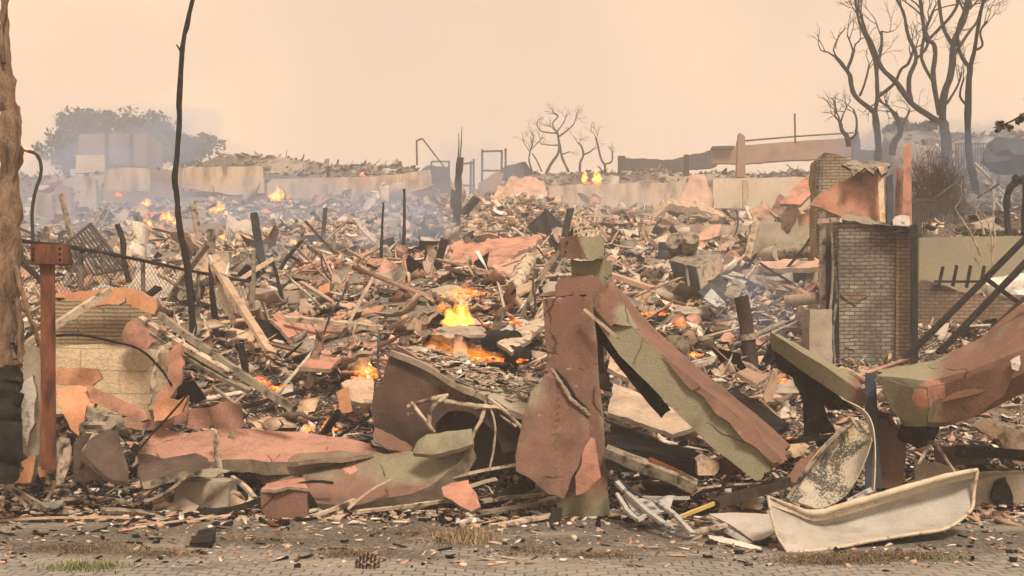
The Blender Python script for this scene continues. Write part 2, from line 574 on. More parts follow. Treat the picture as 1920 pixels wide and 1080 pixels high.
MBURN = M('burnt_bark', [(0.3, (0.025, 0.018, 0.015)), (0.7, (0.085, 0.06, 0.046))], 4, bscale=24, bump=0.9, bdist=0.03, stretch=(2, 2, 0.5))
MWOOD = M('ashen_wood', [(0.3, (0.36, 0.27, 0.19)), (0.7, (0.58, 0.47, 0.35))], 4, bscale=26, bump=0.7, stretch=(1, 1, 1), dirt=((0.06, 0.045, 0.035), 0.5, 0.64, 7))
MTAN = M('tan_board', [(0.3, (0.36, 0.25, 0.165)), (0.7, (0.54, 0.39, 0.27))], 3, bscale=30, dirt=((0.08, 0.06, 0.045), 0.52, 0.68, 5))
MGREYW = M('weathered_timber', [(0.3, (0.17, 0.14, 0.10)), (0.7, (0.34, 0.28, 0.21))], 5, bscale=30, bump=0.8, dirt=((0.03, 0.024, 0.02), 0.48, 0.64, 6))
MRUST = M('rusty_steel', [(0.3, (0.09, 0.03, 0.018)), (0.6, (0.20, 0.068, 0.036)), (0.8, (0.30, 0.13, 0.07))], 5, rough=0.75, bump=0.3, dirt=((0.035, 0.016, 0.012), 0.5, 0.66, 4.5), spec=0.25, stretch=(1.6, 1.6, .5))
MSTEEL = M('scorched_steel', [(0.3, (0.03, 0.03, 0.032)), (0.7, (0.085, 0.08, 0.08))], 5, rough=0.6, bump=0.25, dirt=((0.2, 0.12, 0.08), 0.6, 0.8, 4), metal=0.3)
MBLUE = M('blue_grey_steel', [(0.3, (0.035, 0.045, 0.06)), (0.7, (0.07, 0.085, 0.11))], 3, rough=0.5, bump=0.2, dirt=((0.12, 0.09, 0.07), 0.6, 0.8, 3), metal=0.2)
MTUB = M('white_panel', [(0.3, (0.37, 0.335, 0.285)), (0.7, (0.50, 0.46, 0.40))], 1.6, rough=0.5, bump=0.15, bscale=50, dirt=((0.17, 0.135, 0.10), 0.47, 0.72, 1.8), spec=0.35, stretch=(1, 1, 1.6))
MCREAM2 = M('pale_cream_render', [(0.3, (0.50, 0.40, 0.28)), (0.7, (0.60, 0.49, 0.36))], 0.5, bscale=12, dirt=((0.3, 0.22, 0.15), 0.55, 0.8, 0.6))
MTUBE = M('scorched_rim', [(0.3, (0.42, 0.34, 0.235)), (0.7, (0.58, 0.50, 0.38))], 4, rough=0.6, bump=0.3, bscale=60, dirt=((0.14, 0.10, 0.06), 0.55, 0.7, 11))
def sootmat():
    m, n, b = newmat('sooty_panel')
    v = coords(n)
    c = nramp(n, nnoise(n, v, 1.6, 6, .6), [(.35, (.30, .27, .22)), (.55, (.46, .40, .31)), (.68, (.44, .33, .15))])
    dark = nnoise(n, v, 2.6, 8, .7, .8)
    spk = nnoise(n, v, 55, 3, .8)
    f = nmath(n, 'ADD', nmath(n, 'MULTIPLY', dark, 1.1), nmath(n, 'MULTIPLY', spk, .8))
    c = nmix(n, nramp(n, f, [(.92, 0.0), (1.0, .9)]), c, (.03, .027, .024))
    n.links.new(c, b.inputs['Base Color']); b.inputs['Roughness'].default_value = .8
    b.inputs['Specular IOR Level'].default_value = .1
    nbump(n, b, spk, .4, .01)
    return m
MSOOT = sootmat()
MALU = M('dull_aluminium', [(0.3, (0.34, 0.33, 0.31)), (0.7, (0.50, 0.48, 0.44))], 4, rough=0.8, bump=0.3, dirt=((0.05, 0.045, 0.04), 0.54, 0.66, 5), metal=0.25)
MWHT = M('white_debris', [(0.3, (0.55, 0.50, 0.43)), (0.7, (0.72, 0.68, 0.60))], 5, dirt=((0.12, 0.09, 0.07), 0.55, 0.7, 7))
MBRK = brickmat('pale_scorched_brick', (0.25, 0.215, 0.17), (0.40, 0.35, 0.275), (0.13, 0.11, 0.088), 0.17, 0.062, sootlo=0.36, soothi=0.62)
MBRK2 = brickmat('brown_brick', (0.24, 0.16, 0.11), (0.32, 0.22, 0.15), (0.15, 0.11, 0.08), 0.17, 0.062, sootlo=0.42, soothi=0.7)
MBRK3 = brickmat('golden_brick', (0.33, 0.25, 0.15), (0.41, 0.32, 0.2), (0.2, 0.155, 0.11), 0.17, 0.062, sootlo=0.45, soothi=0.7)
MLATH = brickmat('lath_wall', (0.34, 0.26, 0.17), (0.42, 0.32, 0.21), (0.22, 0.17, 0.11), 0.6, 0.045, sootlo=0.55)
MBLK = brickmat('cream_block', (0.60, 0.46, 0.29), (0.68, 0.54, 0.36), (0.55, 0.42, 0.28), 0.9, 0.26, soot=(0.5, 0.25, 0.1), sootlo=0.52, soothi=0.66, bump=0.3)
# ------------------------------------------------------------------ terrain
PROF = [(-30, 0), (11.9, -0.03), (12.6, 0.02), (13.2, 0.16), (14, 0.42), (16, 1.25), (20, 1.78), (25, 2.4), (32, 3.2), (40, 4.2), (50, 5.7), (60, 7.4),
        (66, 8.35), (74, 9.75), (76.5, 10.2), (81, 12.6), (88, 13.1), (100, 12.6), (140, 10.0), (400, 6.0), (2500, 0.0)]
PX_ = np.array([p[0] for p in PROF], float); PZ_ = np.array([p[1] for p in PROF], float)
MOUNDS = [  # x px, d, height, radius
    (870, 20.5, 0.85, 2.0), (640, 24, 0.45, 1.5), (760, 30, 0.6, 2.0), (1120, 22, 0.35, 1.4), (1240, 27, 0.5, 1.8), (1350, 19, 0.3, 1.2), (500, 36, 0.6, 2.2), (850, 41, 0.7, 2.5), (1180, 40, 0.6, 2.5), (160, 44, 0.8, 3.0), (330, 40, 0.6, 2.5), (620, 46, 0.7, 3), (1440, 40, 0.5, 2), (1000, 18.5, 0.35, 1.8), (380, 16.5, 0.35, 1.1), (330, 58, 0.7, 6.0), (250, 34, 0.5, 4.0),
    (1300, 52, 0.5, 5.0), (700, 52, 0.5, 6.0), (1090, 34, 0.5, 3.0), (360, 88, 0.35, 3.0), (430, 88, 1.15, 3.0), (500, 88, 0.85, 3.0), (575, 88, 0.6, 3.0), (660, 88, 0.25, 3.0), (720, 88, 0.4, 2.5), (790, 87, 0.2, 3.0), (950, 58, 0.8, 3.5), (1020, 54, 0.8, 3.0), (660, 86, 0.4, 8.0), (940, 62, 0.7, 5.0),
    (1640, 18.2, -0.62, 2.3), (230, 15.2, 0.25, 1.2), (600, 25, 0.5, 3.0), (1850, 14.2, 0.25, 1.5), (560, 66, 0.3, 6), (700, 68, 0.4, 6)]
def sst(a, b, x):
    t = np.clip((x - a) / (b - a), 0, 1)
    return t * t * (3 - 2 * t)
def Z0(x, y):
    z = float(np.interp(y, PX_, PZ_))
    for px, d, h, r in MOUNDS:
        mx_ = (px - 960) / F * d
        q = ((x - mx_) ** 2 + (y - d) ** 2) / (r * r)
        if q < 9: z += h * math.exp(-q)
    e = x - (8.9 + (y - 27) * 0.27)
    if e > -0.5 and y > 26.4:
        t = float(sst(-0.3, 0.3, e)) * float(sst(26.4, 26.7, y))
        zr = 3.85 + (min(y, 62) - 26.5) * 0.235
        z = z + (max(zr, z) - z) * t
    # gap in the skyline where the lane climbs between the houses
    g = (x - (-2.9)) / 2.6
    if y > 74: z -= 1.6 * math.exp(-g * g) * float(sst(74, 82, y))
    return z
def Z(x, y):
    z = Z0(x, y)
    if y > 12.0:
        a = min(0.36, 0.02 + (y - 12.2) * 0.016) if y > 12.2 else 0.02
        v = Vector((x, y * 0.8, 3.3))
        z += a * (noise.fractal(v * 0.45, 0.9, 2.0, 3) + 0.35 * noise.noise(v * 2.1))
    return z
def onG(px, d, up=0.0):
    x = (px - 960) / F * d
    return Vector((x, d, Z(x, d) + up))
def rowZ(px, d):
    return HY - (onG(px, d).z - CH) / d * F

def drift(x, y):
    """where pale ash has drifted over the wreckage"""
    if y < 14: return 0.0
    g = noise.fractal(Vector((x * 0.30, y * 0.2, 5.5)), 0.8, 2.0, 3)
    return max(0.0, min(1.0, (g - 0.12) / 0.22))

def gridmesh(name, ys, nx, xf, zf, mat):
    V, Fc = [], []
    for y in ys:
        x0, x1 = xf(y)
        for i in range(nx + 1):
            x = x0 + (x1 - x0) * i / nx
            V.append((x, y, zf(x, y)))
    W = nx + 1
    for j in range(len(ys) - 1):
        for i in range(nx):
            Fc.append((j * W + i, j * W + i + 1, (j + 1) * W + i + 1, (j + 1) * W + i))
    return mk(name, V, Fc, mat, None, None, 60, origin=(0, 0, 0))

m, n, b = newmat('ash_ground')
tcv = coords(n, False)
big = nnoise(n, tcv, 0.35, 8, 0.65)
mid = nnoise(n, tcv, 3.0, 8, 0.7)
fin = nnoise(n, tcv, 16.0, 6, 0.75)
c = nramp(n, fin, [(0.38, (0.010, 0.008, 0.007)), (0.50, (0.06, 0.045, 0.035)), (0.58, (0.34, 0.275, 0.21)), (0.75, (0.52, 0.45, 0.36))])
c = nmix(n, nramp(n, mid, [(0.5, 0.0), (0.65, 0.6)]), c, (0.05, 0.042, 0.036))
c = nmix(n, nramp(n, big, [(0.5, 0.0), (0.66, 0.45)]), c, (0.36, 0.19, 0.13))
at = n.nodes.new("ShaderNodeAttribute"); at.attribute_name = 'Col'
ashc = nramp(n, fin, [(0.32, (0.16, 0.13, 0.105)), (0.48, (0.34, 0.285, 0.225)), (0.7, (0.52, 0.45, 0.365))])
sp = n.nodes.new("ShaderNodeSeparateColor"); n.links.new(at.outputs['Color'], sp.inputs[0])
c = nmix(n, nmath(n, 'MULTIPLY', sp.outputs[0], .9), c, ashc)
n.links.new(c, b.inputs['Base Color']); b.inputs['Roughness'].default_value = 1.0
nbump(n, b, nmath(n, 'ADD', fin, mid), 1.0, 0.12)
MGND = m
ys = [-30, -10, 0, 5, 8, 10, 11, 11.5, 11.9] + list(12.05 * (1.0082 ** np.arange(245)))
ys = [float(y) for y in ys] + [95, 102, 115, 140, 180, 250, 400, 900, 2400]
ground = gridmesh('ground', ys, 300, lambda y: (-0.62 * max(y, 10) - 6, 0.62 * max(y, 10) + 6), Z, MGND)
a_ = ground.data.color_attributes.new('Col', 'FLOAT_COLOR', 'POINT')
dc = np.ones((len(ground.data.vertices), 4))
for i_, v_ in enumerate(ground.data.vertices):
    dc[i_, :3] = drift(v_.co.x, v_.co.y) if v_.co.y < 90 else 0
a_.data.foreach_set('color', dc.ravel())
tag(ground, kind='structure')

# pavement of small cobbles in shallow arcs, with earth and soot trodden over it
m, n, b = newmat('cobbles')
tc = n.nodes.new("ShaderNodeTexCoord")
s = n.nodes.new("ShaderNodeSeparateXYZ"); n.links.new(tc.outputs['Object'], s.inputs[0])
wx = nnoise(n, tc.outputs['Object'], 1.2, 3)
arc = nmath(n, 'MULTIPLY', nmath(n, 'ABSOLUTE', nmath(n, 'SINE', nmath(n, 'MULTIPLY', s.outputs[0], 1.7))), 0.42)
cb = n.nodes.new("ShaderNodeCombineXYZ")
n.links.new(nmath(n, 'ADD', s.outputs[0], nmath(n, 'MULTIPLY', wx, 0.10)), cb.inputs[0])
n.links.new(nmath(n, 'ADD', nmath(n, 'SUBTRACT', s.outputs[1], arc), nmath(n, 'MULTIPLY', wx, 0.16)), cb.inputs[1])
br = n.nodes.new("ShaderNodeTexBrick")
for k, v in (('Scale', 1.0), ('Brick Width', 0.15), ('Row Height', 0.13), ('Mortar Size', 0.009), ('Mortar Smooth', 0.5)): br.inputs[k].default_value = v
br.inputs['Color1'].default_value = (0.20, 0.18, 0.155, 1); br.inputs['Color2'].default_value = (0.26, 0.235, 0.205, 1); br.inputs['Mortar'].default_value = (0.085, 0.074, 0.062, 1)
n.links.new(cb.outputs[0], br.inputs['Vector'])
v = tc.outputs['Object']
fin = nnoise(n, v, 40, 5, 0.7)
c = nmix(n, 0.6, br.outputs['Color'], nramp(n, fin, [(0.3, 0.65), (0.7, 1.25)]), 'MULTIPLY')
mp = n.nodes.new("ShaderNodeMapping"); mp.inputs['Scale'].default_value = (0.55, 1.1, 1); n.links.new(v, mp.inputs[0])
dn = nnoise(n, mp.outputs[0], 1.5, 8, 0.68, 0.4)
edge = nmath(n, 'MULTIPLY', nmath(n, 'SUBTRACT', s.outputs[1], 9.75), 0.17)      # earth lies thicker towards the verge
dmask = nramp(n, nmath(n, 'ADD', dn, edge), [(0.47, 0.0), (0.57, 1.0)])
earth = nramp(n, nnoise(n, v, 22, 7, 0.75), [(0.32, (0.018, 0.015, 0.013)), (0.5, (0.085, 0.07, 0.055)), (0.68, (0.27, 0.23, 0.185))])
c = nmix(n, dmask, c, earth)
dust = nramp(n, nnoise(n, mp.outputs[0], 0.9, 6, 0.6), [(0.5, 0.0), (0.62, 0.65)])
c = nmix(n, dust, c, (0.28, 0.24, 0.19))
n.links.new(c, b.inputs['Base Color']); b.inputs['Roughness'].default_value = 0.9
hh = nmath(n, 'ADD', nmath(n, 'MULTIPLY', nmath(n, 'MULTIPLY', br.outputs['Fac'], -1.0), nmath(n, 'SUBTRACT', 1.0, dmask)), nmath(n, 'MULTIPLY', fin, 0.5))
nbump(n, b, hh, 0.8, 0.012)
pys = [3.0 + 0.25 * i for i in range(42)]
pav = gridmesh('pavement', pys, 90, lambda y: (-9, 9), lambda x, y: 0.012 * noise.noise(Vector((x, y, 0))) * (1 if y < 12 else 0) - 0.0, m)
tag(pav, kind='structure')

# ------------------------------------------------------------------ loose rubble nobody could count
m, n, b = newmat('loose_rubble')
at = n.nodes.new("ShaderNodeAttribute"); at.attribute_name = 'Col'
v = coords(n, False)
f1 = nnoise(n, v, 14, 6, 0.7)
c = nmix(n, 0.8, at.outputs['Color'], nramp(n, f1, [(0.3, 0.5), (0.7, 1.4)]), 'MULTIPLY')
n.links.new(c, b.inputs['Base Color']); b.inputs['Roughness'].default_value = 0.95
b.inputs['Specular IOR Level'].default_value = 0.08
nbump(n, b, f1, 0.6, 0.03)
MRUB = m
PAL = {'ash': (0.59, 0.50, 0.40), 'beige': (0.46, 0.335, 0.24), 'char': (0.012, 0.0105, 0.0095), 'pink': (0.46, 0.265, 0.19), 'rust': (0.16, 0.075, 0.045),
       'grey': (0.28, 0.235, 0.19), 'tan': (0.52, 0.345, 0.22), 'white': (0.74, 0.68, 0.60)}
UC = np.array([(-.5, -.5, -.5), (.5, -.5, -.5), (.5, .5, -.5), (-.5, .5, -.5), (-.5, -.5, .5), (.5, -.5, .5), (.5, .5, .5), (-.5, .5, .5)])
UF = np.array([(0, 3, 2, 1), (4, 5, 6, 7), (0, 1, 5, 4), (1, 2, 6, 5), (2, 3, 7, 6), (3, 0, 4, 7)])
rng = np.random.default_rng(11)
def pieces(name, specs):
    """specs: rows of x,y,z, sx,sy,sz, yaw,pitch,roll, r,g,b"""
    A = np.array(specs); N = len(A)
    T = np.repeat(UC[None], N, 0) + rng.normal(0, 0.13, (N, 8, 3)) * np.array([1, 1, 0.5])
    T = T * A[:, None, 3:6]
    def rot(T, a, i, j):
        c, s = np.cos(a)[:, None], np.sin(a)[:, None]
        x, y = T[:, :, i].copy(), T[:, :, j].copy()
        T[:, :, i] = c * x - s * y; T[:, :, j] = s * x + c * y
        return T
    T = rot(T, A[:, 8], 1, 2); T = rot(T, A[:, 7], 0, 2); T = rot(T, A[:, 6], 0, 1)
    V = (T + A[:, None, 0:3]).reshape(-1, 3)
    Q = (UF[None] + (np.arange(N) * 8)[:, None, None]).reshape(-1, 4)
    me = bpy.data.meshes.new(name)
    me.vertices.add(len(V)); me.vertices.foreach_set('co', V.ravel())
    me.loops.add(Q.size); me.loops.foreach_set('vertex_index', Q.ravel().astype(np.int32))
    me.polygons.add(len(Q)); me.polygons.foreach_set('loop_start', np.arange(0, Q.size, 4, dtype=np.int32))
    me.materials.append(MRUB)
    a = me.color_attributes.new('Col', 'FLOAT_COLOR', 'POINT')
    cc = np.ones((N, 8, 4)); cc[:, :, :3] = A[:, None, 9:12]
    a.data.foreach_set('color', cc.ravel())
    me.update(calc_edges=True); me.validate()
    o = bpy.data.objects.new(name, me); COL.objects.link(o)
    return tag(o, kind='stuff')
def pick(x, y):
    px = 960 + x / y * F
    g = noise.noise(Vector((x * 0.22, y * 0.16, 1.7)))
    g2 = noise.noise(Vector((x * 0.35, y * 0.25, 9.1)))
    pk = 0.13 + max(0, g) * 0.5
    if 560 < px < 1060 and y < 40: pk += 0.16
    if px < 560 and y > 17: pk *= 0.35
    ch = (0.10 if y < 30 else 0.08) + max(0, g2) * 0.42
    if px > 1130 and y < 30: ch += 0.02; pk *= 0.5
    if y < 13.8: ch += 0.4; pk *= 0.5  # extra char-coloured pieces here paint the deep shade under the front slabs
    r = random.random()
    if r < pk: k = 'pink'
    elif r < pk + ch: k = 'char'
    else: k = random.choices(['ash', 'beige', 'grey', 'rust', 'tan', 'white'], [4.4, 4.0, 2.2, 0.4, 2.2, 0.4])[0]
    j = random.uniform(0.75, 1.2)
    return [q * j for q in PAL[k]], k
def scatter(N, d0, d1, s0, s1, pw=1.0, xlim=0.46, lift=0.35, plates=0.45, sticks=0.3):
    out = []
    while len(out) < N:
        u = random.random()
        y = d0 * (d1 / d0) ** (u ** pw)
        x = random.uniform(-xlim, xlim) * y
        if y > 24 and x > 8.6 + (y - 27) * 0.27 and random.random() < 0.9: continue
        if random.random() < .72 * drift(x, y): continue
        (c, k) = pick(x, y)
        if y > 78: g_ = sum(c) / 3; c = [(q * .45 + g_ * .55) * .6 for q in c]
        if s0 > .15 and y > 24 and 960 + x / y * F < 600 and random.random() < .6: continue
        if s0 > .15 and 16.5 < y < 20.5 and 1500 < 960 + x / y * F < 1780: continue
        if s0 > .15 and y < 15 and 960 + x / y * F > 1480: continue
        f = (y - d0) / (d1 - d0)
        s = (s0 + (s1 - s0) * f) * random.choice([0.45, 0.6, 0.8, 1.0, 1.0, 1.4, 2.0]) * random.uniform(0.8, 1.2)
        r = random.random()
        if r < plates:
            dims = (s * 1.2, s * random.uniform(0.5, 1.0), s * random.uniform(0.05, 0.13))
            pit, rol = random.gauss(0, 0.45), random.gauss(0, 0.45)
            if random.random() < 0.15: rol += random.uniform(0.6, 1.2)
        elif r < plates + sticks:
            t = s * random.uniform(0.06, 0.13)
            dims = (s * random.uniform(1.5, 3.2), t, t * random.uniform(0.6, 1))
            pit, rol = random.gauss(0, 0.35), random.uniform(0, 3)
            if random.random() < 0.08: pit = random.uniform(0.6, 1.3)
        else:
            dims = (s * random.uniform(0.4, 0.8), s * random.uniform(0.3, 0.6), s * random.uniform(0.25, 0.5))
            pit, rol = random.gauss(0, 0.6), random.gauss(0, 0.6)
        z = Z(x, y) + s * random.uniform(-0.05, lift)
        out.append((x, y, z, *dims, random.uniform(0, 6.28), pit, rol, *c))
    return out
def bent(name, specs):
    """curled sheets: same rows as pieces(), bowed along their length"""
    A = np.array(specs); N = len(A)
    u = np.linspace(-.5, .5, 5)
    L = np.array([(a, s, t) for t in (1, -1) for s in (-.5, .5) for a in u])
    cv = rng.normal(0, 0.9, N)
    X = L[None, :, 0] * A[:, None, 3] * 1.3
    Y = L[None, :, 1] * A[:, None, 4] * (1 + rng.normal(0, .22, (N, 20)))
    Zb = cv[:, None] * (L[None, :, 0] ** 2) * A[:, None, 3] * 1.3 + L[None, :, 2] * A[:, None, 5] * .22 + rng.normal(0, .05, (N, 20)) * A[:, None, 3] * .4
    T = np.stack([X + rng.normal(0, .05, X.shape) * A[:, None, 3], Y, Zb], -1)
    for a, i, j in ((A[:, 8], 1, 2), (A[:, 7], 0, 2), (A[:, 6], 0, 1)):
        c, s = np.cos(a)[:, None], np.sin(a)[:, None]
        x, y = T[:, :, i].copy(), T[:, :, j].copy()
        T[:, :, i] = c * x - s * y; T[:, :, j] = s * x + c * y
    V = (T + A[:, None, 0:3]).reshape(-1, 3)
    q = []
    for k in range(4):
        q += [(k, k + 1, 6 + k, 5 + k), (10 + k, 15 + k, 16 + k, 11 + k), (k, 10 + k, 11 + k, k + 1), (5 + k, 6 + k, 16 + k, 15 + k)]
    q += [(0, 5, 15, 10), (4, 14, 19, 9)]
    Q = (np.array(q)[None] + (np.arange(N) * 20)[:, None, None]).reshape(-1, 4)
    me = bpy.data.meshes.new(name)
    me.vertices.add(len(V)); me.vertices.foreach_set('co', V.ravel())
    me.loops.add(Q.size); me.loops.foreach_set('vertex_index', Q.ravel().astype(np.int32))
    me.polygons.add(len(Q)); me.polygons.foreach_set('loop_start', np.arange(0, Q.size, 4, dtype=np.int32))
    me.materials.append(MRUB)
    a = me.color_attributes.new('Col', 'FLOAT_COLOR', 'POINT')
    cc = np.ones((N, 20, 4)); cc[:, :, :3] = A[:, None, 9:12]
    a.data.foreach_set('color', cc.ravel())
    me.update(calc_edges=True); me.validate()
    o = bpy.data.objects.new(name, me); COL.objects.link(o)
    return tag(o, kind='stuff')
def strew(quad, N, s0, palette=None, up=0.01):
    """pieces lying on a sloping face given by four world corners"""
    out = []
    a, b_, c_, d_ = [Vector(q) for q in quad]
    for i in range(N):
        f, g = random.random(), random.random()
        p = a.lerp(b_, f).lerp(d_.lerp(c_, f), g)
        s = s0 * random.choice([.4, .6, .8, 1, 1.3, 1.8])
        k = random.choices(['ash', 'beige', 'char', 'pink', 'grey', 'tan', 'white'], palette or [4, 3, 3, 1.2, 2, 1.5, .8])[0]
        j = random.uniform(.75, 1.15)
        st = random.random()
        dims = (s * 2.4, s * .15, s * .12) if st < .35 else (s * 1.2, s * .8, s * .12) if st < .75 else (s * .6, s * .5, s * .4)
        out.append((p.x, p.y, p.z + up + s * .08, *dims, random.uniform(0, 6.28), random.gauss(0, .25), random.gauss(0, .25), *[q * j for q in PAL[k]]))
    return pieces('rubble', out)
bent('rubble', scatter(5500, 13.0, 26, 0.07, 0.12, plates=1.0, lift=.45))
bent('rubble', scatter(7000, 24, 46, 0.115, 0.18, plates=1.0, lift=.35))
bent('rubble', scatter(7000, 44, 90, 0.16, 0.25, plates=1.0, lift=.28))
bent('rubble', scatter(700, 13.8, 26, 0.19, 0.30, plates=1.0, lift=.5))
bent('rubble', scatter(900, 24, 48, 0.30, 0.46, plates=1.0, lift=.4))
bent('rubble', scatter(550, 46, 78, 0.42, 0.65, plates=1.0, lift=.3))
pieces('rubble', scatter(1100, 13.8, 44, 0.20, 0.42, plates=0.0, sticks=1.0, lift=.6))
pieces('rubble', scatter(3500, 12.15, 13.6, 0.05, 0.07, lift=.3, xlim=.48))
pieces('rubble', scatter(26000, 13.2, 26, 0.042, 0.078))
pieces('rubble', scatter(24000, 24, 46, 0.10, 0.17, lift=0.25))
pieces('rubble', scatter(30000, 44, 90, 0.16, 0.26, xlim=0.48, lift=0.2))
# front fringe: chips, cinders and flakes over the verge and the cobbles
fr = []
for i in range(9000):
    x = random.uniform(-5.6, 5.6)
    y = 12.7 - abs(random.gauss(0, 0.55)) if random.random() < 0.62 else random.uniform(9.3, 12.6)
    if i % 3 == 0: y = random.uniform(11.7, 14.2)
    s = random.choice([0.012, 0.018, 0.025, 0.035, 0.05, 0.07]) * random.uniform(0.8, 1.3) * (1.0 if y > 11.3 else 0.6)
    k = random.choices(['char', 'ash', 'white', 'beige', 'rust', 'pink', 'tan'], [3.8, 1.5, 0.9, 2.0, 0.9, 0.5, 1.2])[0]
    j = random.uniform(0.75, 1.15)
    c = [q * j for q in PAL[k]]
    z = max(Z(x, y), 0.0 if y < 12.9 else -1)
    st = random.random()
    dims = (s * 2.8, s * 0.5, s * 0.3) if st < 0.35 else (s * 1.3, s * 0.9, s * 0.3) if st < 0.75 else (s, s * 0.8, s * 0.6)
    fr.append((x, y, z + s * 0.2, *dims, random.uniform(0, 6.28), random.gauss(0, 0.2), random.gauss(0, 0.25), *c))
pieces('litter', fr)

# dry grass, needles and leaf litter lying in drifts on the pavement
m, n, b = newmat('dry_grass')
at = n.nodes.new("ShaderNodeAttribute"); at.attribute_name = 'Col'
n.links.new(at.outputs['Color'], b.inputs['Base Color']); b.inputs['Roughness'].default_value = 0.9
MGRS = m
def tufts(name, spots, cols):
    V, Fc, Cc = [], [], []
    for (px, py, wx, wy, num, ht, flat) in spots:
        d0 = CH * F / (py - HY)
        cx = (px - 960) / F * d0
        for i in range(num):
            x = cx + random.gauss(0, wx / 2); y = d0 + random.gauss(0, wy / 2)
            a = random.uniform(0, 6.28)
            L = ht * random.uniform(0.4, 1.2)
            lean = random.uniform(0.15, 0.8) if not flat else random.uniform(1.25, 1.5)
            wd = random.uniform(0.0025, 0.006)
            dx, dy = math.cos(a), math.sin(a)
            c = random.choice(cols); j = random.uniform(0.7, 1.2)
            b0 = len(V)
            base = Vector((x, y, max(0.0, Z(x, y) if y > 12.4 else 0) + 0.004 + (random.random() * 0.025 if flat else 0)))
            for t in (0, 0.5, 1.0):
                le = lean * (0.6 + 0.6 * t)
                p = base + Vector((dx * math.sin(le), dy * math.sin(le), math.cos(le))) * L * t
                ww = wd * (1 - 0.8 * t)
                V.append(p + Vector((-dy, dx, 0)) * ww); V.append(p - Vector((-dy, dx, 0)) * ww)
                Cc += [q * j for q in c] + [1] + [q * j for q in c] + [1]
            Fc += [(b0, b0 + 1, b0 + 3, b0 + 2), (b0 + 2, b0 + 3, b0 + 5, b0 + 4)]
    o = mk(name, V, Fc, MGRS, col=Cc, origin=(0, 0, 0))
    return tag(o, kind='stuff')
DRY = [(0.33, 0.23, 0.11), (0.24, 0.16, 0.08), (0.42, 0.31, 0.17), (0.15, 0.10, 0.055)]
DRK = [(0.09, 0.06, 0.035), (0.16, 0.10, 0.05), (0.05, 0.035, 0.025), (0.24, 0.16, 0.08)]
GRN = [(0.10, 0.14, 0.035), (0.16, 0.19, 0.05), (0.26, 0.22, 0.09)]
tufts('dry_grass', [(872, 1012, 0.22, 0.3, 420, 0.10, False), (850, 1008, 0.4, 0.35, 350, 0.09, True)], DRY)
tufts('grass', [(150, 1066, 0.26, 0.16, 420, 0.055, False), (205, 1062, 0.14, 0.12, 140, 0.05, False), (1765, 1050, 0.28, 0.10, 220, 0.03, False)], GRN)
tufts('leaf_litter', [(1560, 1052, 0.42, 0.22, 1600, 0.07, True), (1680, 1045, 0.5, 0.16, 1300, 0.07, True), (150, 1030, 0.5, 0.3, 1500, 0.06, True),
                      (290, 1040, 0.5, 0.2, 700, 0.06, True), (660, 1040, 0.3, 0.22, 600, 0.06, True), (1000, 1035, 0.35, 0.25, 500, 0.06, True), (1130, 1043, 0.35, 0.12, 420, 0.06, True),
                      (480, 1012, 0.6, 0.3, 600, 0.06, True), (760, 1000, 0.6, 0.3, 500, 0.06, True)], DRK)
# ------------------------------------------------------------------ the near row of wreckage
def one(o, label, cat, group=None, mark=None):
    tag(o, label, cat, group, 'thing')
    if mark:
        MARKS.append((mark, *proj(ORG[o.name])))
    return o
def mark(ph, px, py): MARKS.append((ph, px, py))
def cl(x): return max(0.0, min(1.0, x))
def box3(name, c, sx, sy, sz, mat, parent=None, rz=0.0, ry=0.0):
    m = Matrix.Rotation(rz, 3, 'Z') @ Matrix.Rotation(ry, 3, 'Y')
    c = Vector(c)
    V = [c + m @ Vector((x * sx / 2, y * sy / 2, z * sz / 2)) for x, y, z in UC * 2]
    return mk(name, V, [tuple(f) for f in UF], mat, parent, None, 30)

# standing pillar with its render peeling off
t = thing('stucco_pillar', 'upright brown stucco pillar with a torn top and render peeling from its front', 'pillar', P(1095, 970, 12.1))
def tn(px, py):
    e = cl((px - (1098 + (py - 555) * 0.075)) / 22)
    low = cl((py - 905) / 40) * 0.75
    lf = cl((1040 - px) / 20) * cl((py - 660) / 40) * 0.9
    return (max(e * 0.85 * cl((1000 - py) / 200), low, lf), 0, 0)
def pil(px, py, dd): return (px, py, 11.9 + dd)
loft('shaft', [[(1046, 972, 11.9), (1144, 972, 11.9), (1144, 962, 12.4), (1050, 962, 12.4)],
               [(1032, 762, 11.9), (1129, 762, 11.9), (1128, 758, 12.4), (1035, 758, 12.4)],
               [(1017, 560, 11.9), (1110, 555, 11.9), (1108, 562, 12.4), (1022, 566, 12.4)]], MB, sub=16, k=10, warp=0.012, rough=0.05, tint=tn, parent=t, cap=MEDGE)
slab('peeling_render', [(1036, 693, 11.86), (1052, 720, 11.74), (1072, 752, 11.7), (1098, 772, 11.72), (1106, 778, 11.74), (1106, 800, 11.72), (1098, 850, 11.66), (1068, 905, 11.66), (1058, 936, 11.66), (1030, 926, 11.62), (1003, 903, 11.6), (984, 893, 11.6), (967, 881, 11.6), (970, 830, 11.6), (985, 775, 11.66), (999, 735, 11.72), (1020, 706, 11.8)], 11.7, 0.045, MB, MEDGE,
     jit=0.3, warp=0.02, tint=lambda x, y: (cl((1030 - x) / 40) * cl((790 - y) / 60) * 0.9 + 0.15, 0, 0), parent=t)
o = slab('render_patch', [(1106, 818), (1113, 822), (1119, 850), (1126, 893), (1107, 914), (1099, 922), (1080, 928), (1080, 892), (1090, 872), (1094, 848)], 11.585, 0.03, MPK, MEDGE, jit=0.25, warp=0.006, parent=t)
o['label'] = 'bare pink patch of render with a crack'
